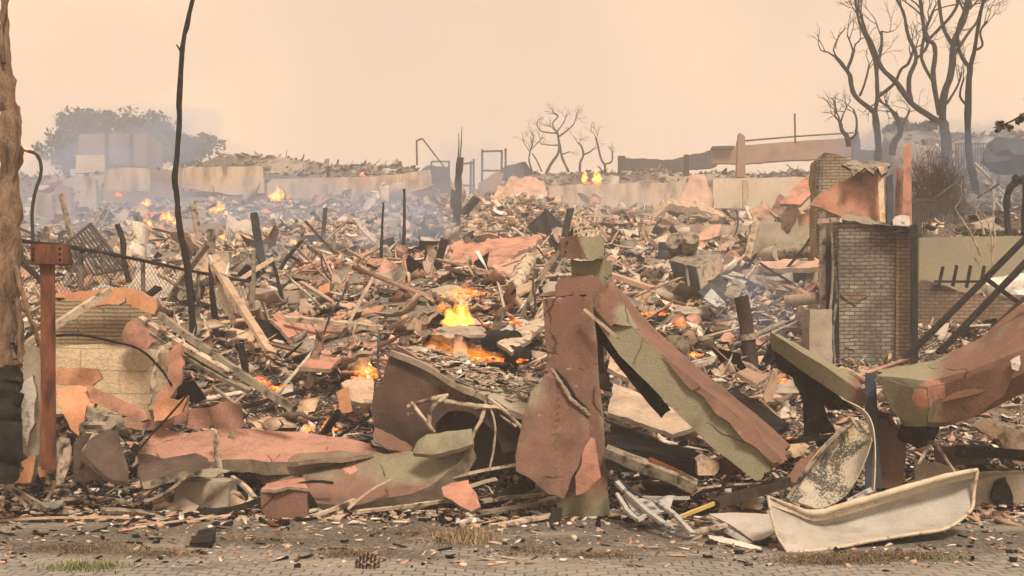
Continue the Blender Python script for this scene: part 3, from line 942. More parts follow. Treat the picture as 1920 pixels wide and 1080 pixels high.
V, Fc = tube_geo([P(*q) for q in [(1034, 690, 11.85), (1052, 718, 11.72), (1072, 750, 11.68), (1098, 771, 11.7), (1107, 780, 11.72)]], [.012, .018, .02, .018, .01], 7, .7, smooth=6)
mk('torn_rim', V, Fc, MEDGE, t)
slab('gap_shade_strip', [(1040, 690, 11.88), (1058, 708, 11.86), (1082, 745, 11.86), (1104, 768, 11.86), (1100, 776, 11.84), (1072, 754, 11.84), (1050, 722, 11.84)], 11.86, .01, MCHAR, parent=t)  # black strip paints the shade in the gap behind the peeled render
mark('upright brown pillar', 1085, 760)

# head of the broken pillar behind it
t = thing('broken_pillar_head', 'olive block and cracked brown collar balanced on a snapped pillar stub', 'pillar', P(1100, 640, 12.5))
loft('stub', [[(1066, 700, 12.4), (1132, 700, 12.4), (1132, 690, 12.75), (1068, 690, 12.75)], [(1066, 520, 12.4), (1130, 520, 12.4), (1130, 522, 12.75), (1070, 522, 12.75)]], MB, sub=6, k=4, parent=t, cap=MEDGE)
loft('neck', [[(1072, 540, 12.33), (1136, 540, 12.33), (1148, 535, 12.65), (1078, 535, 12.7)], [(1070, 489, 12.33), (1131, 487, 12.33), (1147, 492, 12.65), (1078, 492, 12.7)]], MB, sub=6, k=5, rough=0.03, tint=lambda x, y: (0.95, 0, 0), parent=t, cap=MEDGE)
slab('collar', [(1043, 532), (1052, 520), (1075, 521), (1110, 516), (1128, 528), (1143, 545), (1140, 562), (1116, 582), (1108, 566), (1098, 553), (1070, 553), (1044, 556)], 12.05, 0.16, MB, MEDGE, jit=0.3, parent=t)
loft('cap_block', [[(1052, 484, 12.2), (1104, 489, 12.1), (1133, 483, 12.2), (1130, 478, 12.6), (1058, 478, 12.6)], [(1050, 445, 12.2), (1080, 443, 12.1), (1134, 446, 12.2), (1130, 449, 12.6), (1056, 449, 12.6)]], MB, sub=6, k=5, rough=0.03,
     tint=lambda x, y: (cl((x - 1082) / 18) * (0.95 - cl((x - 1085) / 60) * cl((y - 460) / 30) * 0.5), 0, 0), parent=t, cap=MEDGE)
for q in ((1063, 455), (1060, 472)): rock('hole_shade_dot', P(q[0], q[1], 12.16), 0.012, MCHAR, t, sub=2)  # small black lumps paint the shade inside the bolt holes
mark('olive cap block', 1090, 465)

# toppled pillar slanting down beside it
t = thing('toppled_pillar', 'long olive and brown stucco pillar slanting down from the broken head to the ash', 'pillar', P(1440, 890, 11.6))
CRX = [1110, 1128, 1212, 1300, 1388, 1470]; CRY = [540, 556, 640, 712, 786, 868]
def tt(x, y):
    cr_ = float(np.interp(x, CRX, CRY))
    f = cl((y - cr_ + 5) / 8)
    band = cl(1 - (y - cr_) / (6 + 26 * cl((x - 1230) / 200))) * cl((x - 1230) / 40)
    return (f * cl(1.0 - band * .9 - cl((x - 1428) / 30) * .7) + (1 - f) * .1, 0, 0)
loft('shaft', [[(1108, 590, 12.0), (1128, 556, 11.95), (1145, 522, 12.4), (1130, 560, 12.5)],
               [(1160, 664, 11.85), (1212, 640, 11.8), (1230, 620, 12.3), (1205, 660, 12.4)],
               [(1250, 754, 11.7), (1300, 712, 11.65), (1320, 698, 12.2), (1290, 740, 12.3)],
               [(1332, 836, 11.55), (1388, 786, 11.5), (1408, 768, 12.1), (1360, 820, 12.2)],
               [(1414, 900, 11.4), (1470, 866, 11.35), (1484, 836, 11.9), (1440, 880, 12.0)]], MB, sub=10, k=8, warp=0.010, rough=0.09, tint=tt, parent=t, cap=MEDGE)
slab('peeled_skin', [(1112, 573, 11.9), (1124, 552, 11.88), (1143, 540, 11.95), (1160, 560, 11.98), (1180, 590, 11.95), (1200, 615, 11.9), (1183, 612, 11.84), (1150, 606, 11.84), (1145, 612, 11.84), (1128, 592, 11.86)], 11.88, 0.03, MB, MEDGE, warp=0.012, parent=t, tint=lambda x, y: (cl((x - 1140) / 20) * cl((y - 560) / 20) * 0.9, 0, 0))
slab('split_face', [(1242, 666, 11.72), (1300, 713, 11.61), (1345, 751, 11.53), (1388, 787, 11.46), (1440, 836, 11.36), (1466, 864, 11.3), (1452, 870, 11.31), (1424, 846, 11.36), (1396, 826, 11.4), (1370, 796, 11.45), (1340, 772, 11.5), (1318, 744, 11.55), (1290, 728, 11.6)], 11.6, 0.015, MB, MDK, warp=0.008, parent=t, tint=lambda x, y: (0.1, 0, 0))
mark('slanting olive pillar', 1290, 720)
one(beam('wooden_batten', P(1096, 580, 11.75), P(1160, 634, 11.7), 0.035, 0.03, MWOOD), 'thin pale batten leaning on the torn pillar top', 'batten')
one(beam('charred_beam', P(1122, 622, 12.3), P(1245, 770, 12.3), 0.2, 0.12, MCHAR, warp=0.03, rough=0.1), 'black charred beam hanging under the slanting olive pillar', 'beam')

# fallen arch slab with wire hoops
t = thing('fallen_arch', 'big dark brown stucco arch fallen on its side with bare wire hoops inside', 'arch', P(850, 850, 12.8))
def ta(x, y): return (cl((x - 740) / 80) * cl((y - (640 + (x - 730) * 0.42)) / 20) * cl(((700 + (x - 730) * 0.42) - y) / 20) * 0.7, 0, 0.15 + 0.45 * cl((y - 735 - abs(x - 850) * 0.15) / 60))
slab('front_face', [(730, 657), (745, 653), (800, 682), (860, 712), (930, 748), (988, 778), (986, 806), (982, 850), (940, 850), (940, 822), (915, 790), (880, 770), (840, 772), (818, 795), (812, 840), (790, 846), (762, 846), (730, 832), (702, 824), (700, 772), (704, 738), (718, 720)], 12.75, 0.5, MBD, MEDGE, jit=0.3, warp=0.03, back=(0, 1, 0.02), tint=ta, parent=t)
strew([P(740, 658, 12.8), P(1010, 770, 12.6), P(1030, 722, 13.9), P(800, 655, 13.9)], 420, .06)
slab('broken_top', [(732, 660, 12.66), (742, 652, 13.1), (790, 648, 14.0), (960, 705, 14.0), (1035, 722, 14.0), (1030, 780, 12.5), (985, 783, 12.5), (930, 752, 12.62), (860, 716, 12.66), (800, 686, 12.66)], 12.8, 0.06, MCON, MEDGE, warp=0.03, jit=0.3, parent=t)
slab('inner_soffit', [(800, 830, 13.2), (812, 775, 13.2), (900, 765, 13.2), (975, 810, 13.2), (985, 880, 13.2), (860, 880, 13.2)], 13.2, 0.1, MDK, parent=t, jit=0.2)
slab('cracked_foot', [(702, 800, 12.7), (735, 815, 12.62), (775, 838, 12.6), (770, 850, 12.58), (735, 845, 12.58), (700, 830, 12.62)], 12.6, 0.07, MB, MEDGE, parent=t)
mark('fallen dark arch', 830, 740)
t = thing('steel_hoop', 'twisted pale steel hoops and laths sticking out of the dark arch', 'frame', P(870, 850, 12.4))
for q, r_ in (([(765, 762, 12.5), (800, 750, 12.4), (840, 741, 12.45)], .022), ([(772, 755, 12.45), (795, 785, 12.35), (816, 812, 12.4)], .018), ([(806, 806, 12.5), (806, 775, 12.45), (818, 757, 12.4), (838, 746, 12.4)], .02),
              ([(835, 752, 12.4), (880, 760, 12.3), (930, 764, 12.3), (955, 770, 12.35)], .025), ([(914, 740, 12.35), (905, 780, 12.3), (888, 815, 12.3), (884, 836, 12.3)], .018), ([(912, 742, 12.35), (945, 770, 12.3), (982, 806, 12.4)], .02),
              ([(920, 765, 12.3), (929, 800, 12.25), (926, 840, 12.25), (918, 880, 12.25)], .012), ([(925, 770, 12.35), (968, 800, 12.3)], .015)):
    tube('steel_lath', [P(*x) for x in q], r_, MWOOD, 6, 0.5, t, smooth=4)

# long low wall lying in front: pink behind, green-brown in front
one(slab('fallen_wall', [(258, 850, 13.3), (268, 822, 13.3), (300, 806, 13.4), (400, 803, 13.5), (480, 808, 13.6), (560, 808, 13.6), (640, 818, 13.5), (690, 832, 13.3), (720, 850, 13.0), (660, 866, 12.7), (520, 868, 12.6), (400, 866, 12.8), (330, 868, 13.0)], 13, 0.15, MBC, MEDGE, jit=0.3, warp=0.05, wf=1.2),
    'long cracked pink wall face lying flat behind the green-brown slab', 'wall', mark='flat cracked pink wall')
t = thing('toppled_wall', 'green and brown stucco slab on its edge with a chipped lower corner', 'slab', P(700, 940, 12.3))
slab('main_face', [(478, 872, 12.9), (520, 852, 12.9), (620, 858, 12.8), (690, 848, 12.7), (775, 846, 12.5), (840, 850, 12.35), (885, 831, 12.2), (868, 866, 12.15), (852, 880, 12.15), (800, 914, 12.1), (740, 932, 12.1), (652, 948, 12.1), (592, 941, 12.1), (575, 912, 12.3), (545, 905, 12.5), (500, 903, 12.7)], 12.4, 0.22, MB, MEDGE, jit=0.3, warp=0.045, wf=1.4,
     tint=lambda x, y: (cl(0.3 + 0.9 * math.exp(-((x - 790) / 90) ** 2 - ((y - 880) / 35) ** 2) + 0.7 * math.exp(-((x - 560) / 90) ** 2 - ((y - 878) / 14) ** 2)) * cl((930 - y) / 40), 1.0 if abs(x - 660 - (875 - y) * 0.1) < 8 and 852 < y < 890 else 0, 0), parent=t)
slab('green_flap', [(773, 849, 12.15), (782, 826, 12.15), (800, 815, 12.2), (842, 808, 12.25), (884, 803, 12.25), (886, 833, 12.05), (850, 845, 12.0), (810, 853, 12.02)], 12.1, 0.05, MB, MEDGE, warp=0.012, tint=lambda x, y: (1, 0, 0), parent=t)
slab('split_edge', [(480, 872, 12.85), (560, 848, 12.8), (640, 846, 12.75), (700, 850, 12.6), (640, 862, 12.5), (560, 866, 12.5)], 12.6, 0.05, MB, MEDGE, warp=0.03, parent=t, tint=lambda x, y: (0.5, 0, 0))
mark('green-brown fallen slab', 720, 890)

t = thing('masonry_block', 'square brown painted block with a pale broken top, sitting on the verge', 'block', P(533, 972, 11.9))
boxpx('body', 490, 576, 916, 974, 11.85, 0.4, MB, t, yaw=0.12, edge=MB, jit=0.12, warp=0.006)
slab('broken_top', [(489, 918, 11.82), (500, 905, 12.05), (560, 897, 12.2), (571, 898, 12.2), (577, 915, 11.86), (540, 912, 11.8), (515, 919, 11.78)], 11.9, 0.03, MPK, MEDGE, parent=t, warp=0.012)
mark('square brown block', 533, 940)
one(boxpx('concrete_block', 325, 430, 903, 952, 12.35, 0.35, MCON, None, yaw=-0.05, jit=0.15), 'grey concrete block wedged under the dark roofing slab', 'block', mark='grey concrete block')
t = thing('roofing_slab', 'dark tar-faced slab with a ragged pale underside resting on the concrete block', 'slab', P(325, 905, 12.2))
slab('tar_face', [(256, 884, 12.2), (262, 872, 12.35), (300, 860, 12.6), (366, 849, 12.8), (386, 858, 12.75), (397, 872, 12.4), (380, 884, 12.15), (330, 890, 12.05), (268, 908, 12.0)], 12.3, 0.05, MDK, MEDGE, jit=0.3, warp=0.02, parent=t)
slab('torn_edge', [(266, 905, 11.98), (300, 897, 11.96), (350, 884, 12.0), (400, 878, 12.15), (440, 884, 12.25), (400, 892, 12.1), (350, 897, 12.0), (290, 912, 11.95), (268, 918, 11.95)], 12.0, 0.03, MGREYW, MEDGE, jit=0.4, parent=t)
mark('dark roofing slab', 325, 875)
t = thing('rounded_slab', 'dark rounded slab of render with a pale rim leaning on the rubble', 'slab', P(190, 905, 12.2))
slab('face', [(152, 848, 12.0), (163, 828, 12.1), (185, 812, 12.2), (205, 806, 12.25), (221, 810, 12.25), (232, 850, 12.2), (242, 880, 12.1), (240, 903, 12.0), (215, 903, 11.95), (196, 893, 11.92), (172, 868, 11.95)], 12.0, 0.09, MDK, MEDGE, jit=0.2, warp=0.015, parent=t)
slab('side', [(138, 828, 12.2), (158, 810, 12.3), (172, 812, 12.2), (153, 845, 12.05), (172, 872, 12.0), (196, 897, 11.98), (170, 900, 12.05), (136, 902, 12.15)], 12.1, 0.1, MDK, MTAN, jit=0.25, parent=t)
mark('rounded dark slab', 195, 860)
one(rock('boulder', P(185, 795, 12.9), 0.17, MGREYW, sq=(1.2, 0.8, 0.95), rough=.7), 'grey lump of crumbled mortar above the rounded dark slab', 'rubble lump')

# rusty post with a bolted bracket
t = thing('steel_post', 'rust red square steel post with a bolted bracket box on top', 'post', P(92, 872, 11.65))
loft('shaft', [[(77, 880, 11.6), (105, 880, 11.6), (106, 875, 11.74), (79, 875, 11.74)], [(75, 493, 11.6), (102, 493, 11.6), (103, 493, 11.74), (77, 493, 11.74)]], MRUST, sub=14, k=3, warp=0.004, rough=0.0, parent=t, tint=None)
br_ = boxpx('bracket', 57, 107, 458, 495, 11.52, 0.2, MRUST, t, jit=0.0, warp=0.002)
boxpx('bracket_flange', 106, 118, 459, 494, 11.5, 0.24, MRUST, t, jit=0.0, warp=0.002)
for bx_ in (62, 112):
    for by in (466, 476, 487): rock('bolt', P(bx_, by, 11.5), 0.014, MCHAR, t, sub=2, rough=0.05)
mark('rusty red post', 92, 680)

# big scorched trunk at the edge of the picture
t = thing('scorched_tree', 'thick tree trunk with peeling scorched bark beside the rusty post', 'tree', P(10, 870, 11.4))
tr_ = [(12, -80, 11.4), (8, 30, 11.4), (9, 100, 11.4), (14, 190, 11.4), (19, 280, 11.4), (17, 380, 11.4), (15, 480, 11.4), (14, 580, 11.4), (8, 680, 11.4), (2, 790, 11.4), (-2, 890, 11.4)]
V, Fc = tube_geo([P(*q) for q in tr_], [.02, .035, .06, .085, .1, .105, .11, .115, .12, .14, .17], 20, 0.55, smooth=7)
mk('trunk', V, Fc, MBARK, t, None, 60)
V, Fc = tube_geo([P(*q) for q in [(18, 640, 11.4), (14, 690, 11.38), (9, 730, 11.36), (3, 790, 11.34), (-2, 895, 11.34)]], [.05, .11, .14, .17, .21], 18, .45, smooth=7)
mk('charred_base', V, Fc, MCHAR, t, None, 60)
for q in (([(34, 200, 11.28), (37, 250, 11.26), (30, 300, 11.28), (26, 330, 11.3)], .018), ([(30, 500, 11.3), (45, 560, 11.2), (62, 610, 11.25), (75, 650, 11.35)], .022), ([(6, 120, 11.3), (2, 60, 11.32), (12, 0, 11.36)], .02), ([(30, 560, 11.28), (40, 620, 11.25), (38, 680, 11.28)], .03)):
    tube('bark_strip', [P(*x) for x in q[0]], q[1], MBARK, 7, 0.8, t, smooth=5)
mark('scorched trunk', 15, 500)
one(slab('black_sheet', [(-10, 700), (26, 690), (50, 720), (62, 740), (58, 850), (-10, 862)], 12.2, 0.06, MCHAR, jit=0.6, warp=.1), 'black panel filling the dark hollow behind the foot of the scorched trunk', 'panel')  # black panel paints the shade of the hollow beside the trunk
one(slab('wall_stub', [(45, 650, 12.2), (74, 645, 12.2), (78, 720, 12.15), (72, 880, 12.1), (40, 880, 12.1)], 12.2, 0.15, MCON, MEDGE, jit=0.3), 'narrow grey stub of wall between the trunk and the rusty post', 'wall')
one(slab('broken_plaster', [(38, 720), (60, 700), (66, 740), (62, 790), (52, 840), (40, 800)], 11.95, 0.06, MWHT, MEDGE, jit=0.5), 'crumbling white plaster strip clinging beside the rusty post', 'plaster')
one(slab('render_fragment', [(-10, 862), (30, 858), (66, 856), (58, 905), (20, 908), (-10, 906)], 12.0, 0.12, MOR, MEDGE), 'orange chunk of render, fire glow in its colour, at the foot of the trunk', 'render fragment')  # its orange colour also holds the glow of the fire on it
one(slab('render_fragment', [(70, 875), (95, 868), (112, 872), (100, 892), (75, 895)], 11.9, 0.08, MOR, MEDGE), 'small orange chip at the base of the rusty post', 'render fragment')

# ruined shed by the post: lath gable, cream block wall, orange fascia
t = thing('ruined_shed', 'ruined shed with orange fascia, lath gable and cream block wall', 'shed', P(210, 760, 14.2))
slab('gable', [(100, 568), (140, 556), (200, 556), (272, 578), (300, 640), (325, 662), (100, 660)], 14.35, 0.12, MLATH, MEDGE, jit=0.15, parent=t)
slab('block_wall', [(98, 652), (130, 648), (180, 646), (240, 655), (316, 656), (324, 700), (318, 740), (296, 776), (100, 776)], 14.1, 0.22, MBLK, MEDGE, jit=0.15, warp=0.02, parent=t)
f_ = slab('fascia', [(104, 550), (150, 547), (190, 541), (228, 537), (234, 566), (222, 572), (200, 570), (178, 574), (140, 561), (104, 559)], 14.0, 0.1, MOR, MEDGE, jit=0.25, parent=t)
f2 = slab('fascia', [(229, 538), (262, 546), (292, 563), (296, 578), (288, 590), (268, 584), (238, 568)], 14.0, 0.1, MOR, MEDGE, jit=0.25, parent=t)
mark('cream block wall', 230, 700)
one(slab('render_shard', [(228, 628), (238, 606), (254, 597), (270, 606), (304, 640), (286, 642), (276, 654), (240, 652)], 13.85, 0.04, MPK, MEDGE), 'smooth pink shard leaning under the fallen roof timbers', 'render shard')
one(slab('render_shard', [(104, 700), (112, 688), (140, 690), (182, 690), (190, 712), (172, 724), (140, 722), (106, 722)], 13.6, 0.07, MOR, MEDGE, warp=0.05), 'cracked orange curl of render against the cream block wall', 'render shard')
one(slab('render_shard', [(106, 728, 13.2), (150, 722, 13.3), (172, 730, 13.3), (186, 742, 13.2), (172, 770, 13.0), (160, 800, 12.9), (148, 818, 12.85), (130, 800, 12.9), (112, 762, 13.1)], 13.1, 0.07, MOR, MEDGE, warp=0.03), 'tall orange wedge of render beside the rusty post', 'render shard')
one(slab('render_strip', [(160, 722, 13.2), (190, 732, 13.1), (230, 752, 13.0), (272, 768, 12.95), (278, 786, 12.9), (262, 790, 12.9), (236, 782, 12.95), (196, 762, 13.05), (172, 752, 13.1)], 13, 0.1, MPK, MEDGE, tint=None), 'long pink strip of wall slipping down below the cream block wall', 'wall strip')
for i, (pts, lab) in enumerate([([(205, 790), (260, 775), (330, 760), (352, 758), (350, 790), (300, 806), (250, 806)], 'wide pink plate bridging the rubble above the dark roofing slab'),
                                ([(348, 782), (352, 768), (386, 764), (402, 795), (372, 806), (345, 800)], 'middle one of three cracked pink plates in a row'),
                                ([(384, 768), (416, 754), (450, 758), (455, 800), (432, 814), (402, 800)], 'curled pink plate at the end of a cracked row of three')]):
    one(slab('render_plate', pts, 13.5 + 0.05 * i, 0.07, MBC, MEDGE, warp=0.04, jit=0.2), lab, 'render plate')
for pts, lab in [([(100, 842), (112, 820), (106, 870), (92, 908), (84, 905)], 'thin upright slat at the foot of the rusty post'), ([(112, 828), (126, 832), (116, 905), (104, 910)], 'middle upright board end beside the rounded dark slab'), ([(118, 840), (134, 838), (128, 880), (118, 905), (110, 900)], 'upright tan board touching the rounded dark slab')]:
    one(slab('board_end', pts, 11.8, 0.03, MWOOD, jit=0.2), lab, 'board')

# timbers
for A, B, w_, h, mt, lab, cat in [
    ((-30, 702, 12.4), (207, 545, 13.2), .075, .07, MWOOD, 'pale peeling pole propped across the rusty post', 'pole'),
    ((262, 597, 13.6), (430, 700, 13.1), .075, .06, MWOOD, 'pale upper roof timber slanting down from the shed', 'timber'),
    ((300, 592, 13.75), (552, 768, 13.1), .10, .07, MGREYW, 'longest roof timber slanting from the shed to the ash', 'timber'),
    ((285, 625, 13.5), (470, 735, 13.0), .075, .04, MGREYW, 'warped grey timber under the longest roof timber', 'timber'),
    ((405, 500, 17.0), (508, 662, 15.5), .13, .05, MTAN, 'wide tan board leaning by the black stakes', 'board'),
    ((392, 480, 17.2), (440, 610, 16.5), .05, .05, MWOOD, 'thin pale stake crossing behind the wide tan board', 'stake'),
    ((-5, 977, 11.6), (245, 971, 11.7), .05, .025, MTAN, 'long pale lath lying flat along the verge', 'lath'),
    ((244, 991, 11.3), (432, 966, 11.75), .06, .02, MWOOD, 'pale lath on the cobbles pointing at the square brown block', 'lath'),
    ((652, 955, 11.9), (734, 898, 12.0), .03, .025, MWOOD, 'bleached stick propped on the green-brown fallen slab', 'stick'),
    ((582, 968, 11.8), (668, 936, 11.95), .055, .03, MWOOD, 'short pale board beside the square brown block', 'board'),
    ((660, 962, 11.7), (838, 938, 11.95), .035, .03, MWOOD, 'long bleached rod on the verge under the green-brown slab', 'rod'),
    ((376, 960, 11.9), (488, 936, 12.1), .07, .06, MCHAR, 'black charred log in front of the grey concrete block', 'log'),
    ((880, 948, 12.0), (1000, 905, 12.3), .09, .09, MCHAR, 'black charred log below the peeling render', 'log'),
    ((925, 940, 12.0), (955, 878, 12.2), .035, .03, MCHAR, 'short black upright stick in front of the arch', 'stick'),
    ((815, 905, 12.2), (968, 872, 12.3), .05, .03, MWOOD, 'pale batten reaching from the green slab to the peeling render', 'batten'),
    ((832, 930, 12.0), (930, 898, 12.2), .05, .03, MWOOD, 'bleached batten behind the small pink shard', 'batten'),
    ((270, 940, 11.9), (350, 893, 12.0), .04, .03, MGREYW, 'grey batten under the ragged edge of the dark roofing slab', 'batten'),
    ((435, 895, 12.2), (478, 935, 12.0), .045, .03, MWOOD, 'pale batten leaning beside the square brown block', 'batten'),
    ((0, 905, 11.9), (52, 950, 11.7), .05, .04, MWOOD, 'pale split board in the corner below the trunk', 'board'),
    ((10, 910, 11.8), (90, 955, 11.6), .05, .04, MGREYW, 'grey split board crossing the rubble below the trunk', 'board'),
    ((545, 912, 12.0), (622, 905, 12.05), .04, .03, MCHAR, 'black stick poking out beside the square brown block', 'stick'),
    ((84, 940, 11.8), (102, 905, 11.9), .03, .02, MWOOD, 'short leaning lath below the rounded dark slab', 'lath')]:
    one(beam('timber' if cat == 'timber' else cat, P(*A), P(*B), w_, h, mt, roll=random.uniform(-.3, .3), bend=random.uniform(-.04, .04), warp=0.012), lab, cat)
mark('longest roof timber', 420, 680)
one(tube('bent_rod', [P(*q) for q in ((238, 872, 12.3), (280, 820, 12.3), (330, 765, 12.35), (352, 738, 12.4))], .011, MCHAR, 6, 0.3, smooth=5), 'thin dark rod standing bent out of the pink plates', 'rod')
one(tube('cable', [P(*q) for q in ((100, 630, 13.0), (150, 628, 13.0), (210, 640, 13.1), (262, 655, 13.2), (300, 690, 13.3), (322, 722, 13.3))], .014, MCHAR, 6, 0.2, smooth=5), 'black cable sagging across the cream block wall', 'cable')
one(tube('burnt_vine', [P(*q) for q in ((322, 645, 13.3), (298, 660, 13.3), (290, 690, 13.3), (284, 735, 13.3), (276, 760, 13.3))], .03, MWOOD, 7, 0.9, smooth=5), 'pale twisted strip hanging over the cream block wall', 'strip')
one(slab('bent_strip', [(318, 650), (338, 640), (345, 680), (338, 720), (318, 745), (300, 770), (286, 790), (290, 755), (316, 712)], 13.3, 0.05, MPK, MEDGE, warp=0.05, jit=0.5), 'curled pink strip of render beside the cream block wall', 'render strip')
one(slab('render_chunk', [(285, 760), (312, 745), (330, 752), (352, 740), (340, 775), (312, 786), (290, 790)], 13.2, 0.1, MOR, MEDGE, warp=0.05), 'chunk of render painted with orange fire glow at the end of the bent rod', 'render chunk')  # orange material paints the firelight falling on this chunk
t = thing('charred_shoe_block', 'low black charred block lying alone on the cobbles', 'block', P(380, 1030, 10.3))
t.name = 'charred_block'
ORG[t.name] = Vector(t.location)
loft('body', [[(355, 1028, 10.2), (398, 1026, 10.15), (396, 1016, 10.1), (356, 1018, 10.2)], [(366, 1012, 10.6), (402, 1010, 10.6), (405, 988, 10.7), (372, 994, 10.7)]], MCHAR, sub=8, k=4, warp=0.02, rough=0.03, parent=t)
# pine cone
t = thing('pine_cone', 'brown pine cone lying on the cobbles', 'pine cone', P(690, 1066, 9.3))
cc = P(690, 1056, 9.3)
for L in range(7):
    V, Fc = [], []
    for k in range(9):
        a = k / 9 * 6.283 + L * 0.35
        r0 = 0.075 * math.sin((L + 1) / 8.2 * math.pi)
        x_ = -0.09 + L * 0.028
        c0 = cc + Vector((x_, r0 * math.cos(a), r0 * math.sin(a)))
        tdir = Vector((0.35, math.cos(a), math.sin(a))).normalized()
        sdv = Vector((0, -math.sin(a), math.cos(a)))
        b0 = len(V)
        V += [cc + Vector((x_ - 0.01, 0, 0)), c0 + sdv * 0.016, c0 + tdir * 0.014, c0 - sdv * 0.016, c0 + Vector((0.014, 0, 0))]
        Fc += [(b0, b0 + 1, b0 + 2, b0 + 3), (b0 + 1, b0 + 4, b0 + 2), (b0 + 4, b0 + 3, b0 + 2), (b0, b0 + 4, b0 + 1), (b0, b0 + 3, b0 + 4)]
    mk('scale_ring', V, Fc, MBURN if L % 2 else MRUST, t)
one(slab('render_shard', [(830, 912, 11.8), (846, 905, 11.9), (878, 900, 11.9), (890, 920, 11.7), (900, 950, 11.6), (885, 958, 11.6), (858, 942, 11.65), (834, 928, 11.7)], 11.7, 0.04, MPK, MEDGE), 'small smooth pink shard standing below the green-brown slab', 'render shard', mark='small pink shard')
t = thing('pallet_boards', 'charred pallet of stacked boards at the foot of the upright pillar', 'pallet', P(960, 1000, 11.6))
for i, (a, b_) in enumerate([((895, 962, 11.8), (1040, 940, 12.1)), ((900, 940, 12.0), (1030, 925, 12.2)), ((930, 985, 11.4), (1045, 965, 11.7)), ((938, 998, 11.25), (1048, 1000, 11.25)), ((1036, 1004, 11.2), (1044, 955, 11.7))]):
    beam('board', P(*a), P(*b_), 0.1, 0.03, (MGREYW, MGREYW, MWOOD, MCHAR, MCHAR)[i], parent=t, warp=0.012)
# ------------------------------------------------------------------ wreckage beside the slanting pillar and the white panel
one(loft('burnt_girder', [[(1132, 878, 12.2), (1132, 832, 12.15), (1150, 795, 12.5), (1160, 850, 12.6)], [(1322, 900, 11.8), (1320, 868, 11.75), (1312, 850, 12.1), (1330, 890, 12.2)]], MCHAR, sub=14, k=5, warp=0.03, rough=0.06, cap=MEDGE), 'black burnt girder running from the upright pillar under the slanting one', 'girder', mark='black burnt girder')
one(slab('render_lump', [(1306, 862), (1318, 852), (1346, 866), (1350, 880), (1338, 894), (1312, 890)], 11.6, .12, MTAN, MEDGE, jit=.5), 'brown lump of render stuck on the end of the burnt girder', 'render lump')
one(beam('cracked_beam', P(1134, 845, 11.8), P(1305, 912, 11.55), 0.12, 0.1, MGREYW, warp=0.02, roll=.3), 'grey heat-cracked timber along the burnt girder', 'beam')
one(beam('red_batten', P(1218, 862, 11.7), P(1284, 892, 11.6), 0.05, 0.05, MRUST), 'dull red batten between the burnt girder and the cracked timber', 'batten')
one(slab('stucco_shard', [(1335, 868), (1370, 850), (1400, 870), (1385, 890), (1345, 890)], 11.9, 0.08, MRUST, MEDGE), 'rust brown chunk under the end of the slanting olive pillar', 'chunk')
one(beam('pipe_pole', P(1340, 946, 11.2), P(1475, 902, 11.6), 0.1, 0.09, MBURN, warp=0.012), 'thick brown burnt pole pointing at the white panel', 'pole')
one(beam('bamboo_stick', P(1272, 970, 10.9), P(1338, 944, 11.2), 0.03, 0.03, M('yellow_stick', [(0.3, (0.45, 0.31, 0.08)), (0.7, (0.6, 0.45, 0.16))], 4)), 'yellow stick poking out of the thick brown pole', 'stick')
t = thing('aluminium_window', 'bent window frame of scorched aluminium on the verge beside the upright pillar', 'window frame', P(1210, 1000, 11.0))
for a, b_, w_, mt in [((1158, 905, 11.6), (1262, 995, 10.6), .05, MALU), ((1158, 928, 11.5), (1196, 975, 11.0), .04, MALU), ((1165, 930, 11.5), (1290, 935, 11.3), .04, MALU), ((1196, 975, 11.0), (1250, 960, 11.1), .05, MALU), ((1228, 938, 11.3), (1300, 1002, 10.5), .045, MALU), ((1150, 896, 11.7), (1230, 948, 11.3), .05, MSTEEL)]:
    beam('frame_bar', P(*a), P(*b_), w_, 0.03, mt, parent=t, warp=0.012, bend=random.uniform(-.03, .03))
patch('bent_sheet', [[(1172, 930, 11.45), (1215, 934, 11.35), (1265, 930, 11.35)], [(1180, 948, 11.3), (1222, 955, 11.15), (1255, 950, 11.2)], [(1190, 968, 11.15), (1230, 962, 11.05), (1250, 958, 11.05)]], 0.006, MALU, warp=0.02, rag=0.02, parent=t)
mark('bent aluminium frame', 1220, 960)
t = thing('white_sheet', 'folded white metal sheet lying beside the tip of the curved white panel', 'sheet', P(1400, 1010, 10.4))
patch('top_leaf', [[(1328, 964, 11.0), (1380, 962, 10.95), (1446, 964, 10.9)], [(1370, 986, 10.7), (1410, 985, 10.65), (1452, 978, 10.7)], [(1412, 1012, 10.35), (1435, 1008, 10.35), (1458, 996, 10.45)]], 0.012, MTUB, MALU, warp=0.012, parent=t)
patch('under_leaf', [[(1330, 968, 11.0), (1370, 992, 10.7), (1412, 1018, 10.35)], [(1340, 985, 10.9), (1380, 1005, 10.55), (1425, 1022, 10.3)], [(1345, 990, 10.85), (1390, 1016, 10.45), (1440, 1018, 10.3)]], 0.012, MALU, MCHAR, warp=0.012, parent=t)
patch('loose_edge', [[(1328, 1003, 10.7), (1370, 1012, 10.4), (1425, 1026, 10.15)], [(1335, 1015, 10.55), (1380, 1024, 10.25), (1430, 1034, 10.05)]], 0.012, MWHT, MALU, warp=0.012, parent=t)
mark('folded white sheet', 1400, 990)
one(beam('bleached_stick', P(1290, 1000, 10.6), P(1360, 985, 10.75), 0.05, 0.035, MWOOD), 'bleached stick between the aluminium frame and the folded white sheet', 'stick')
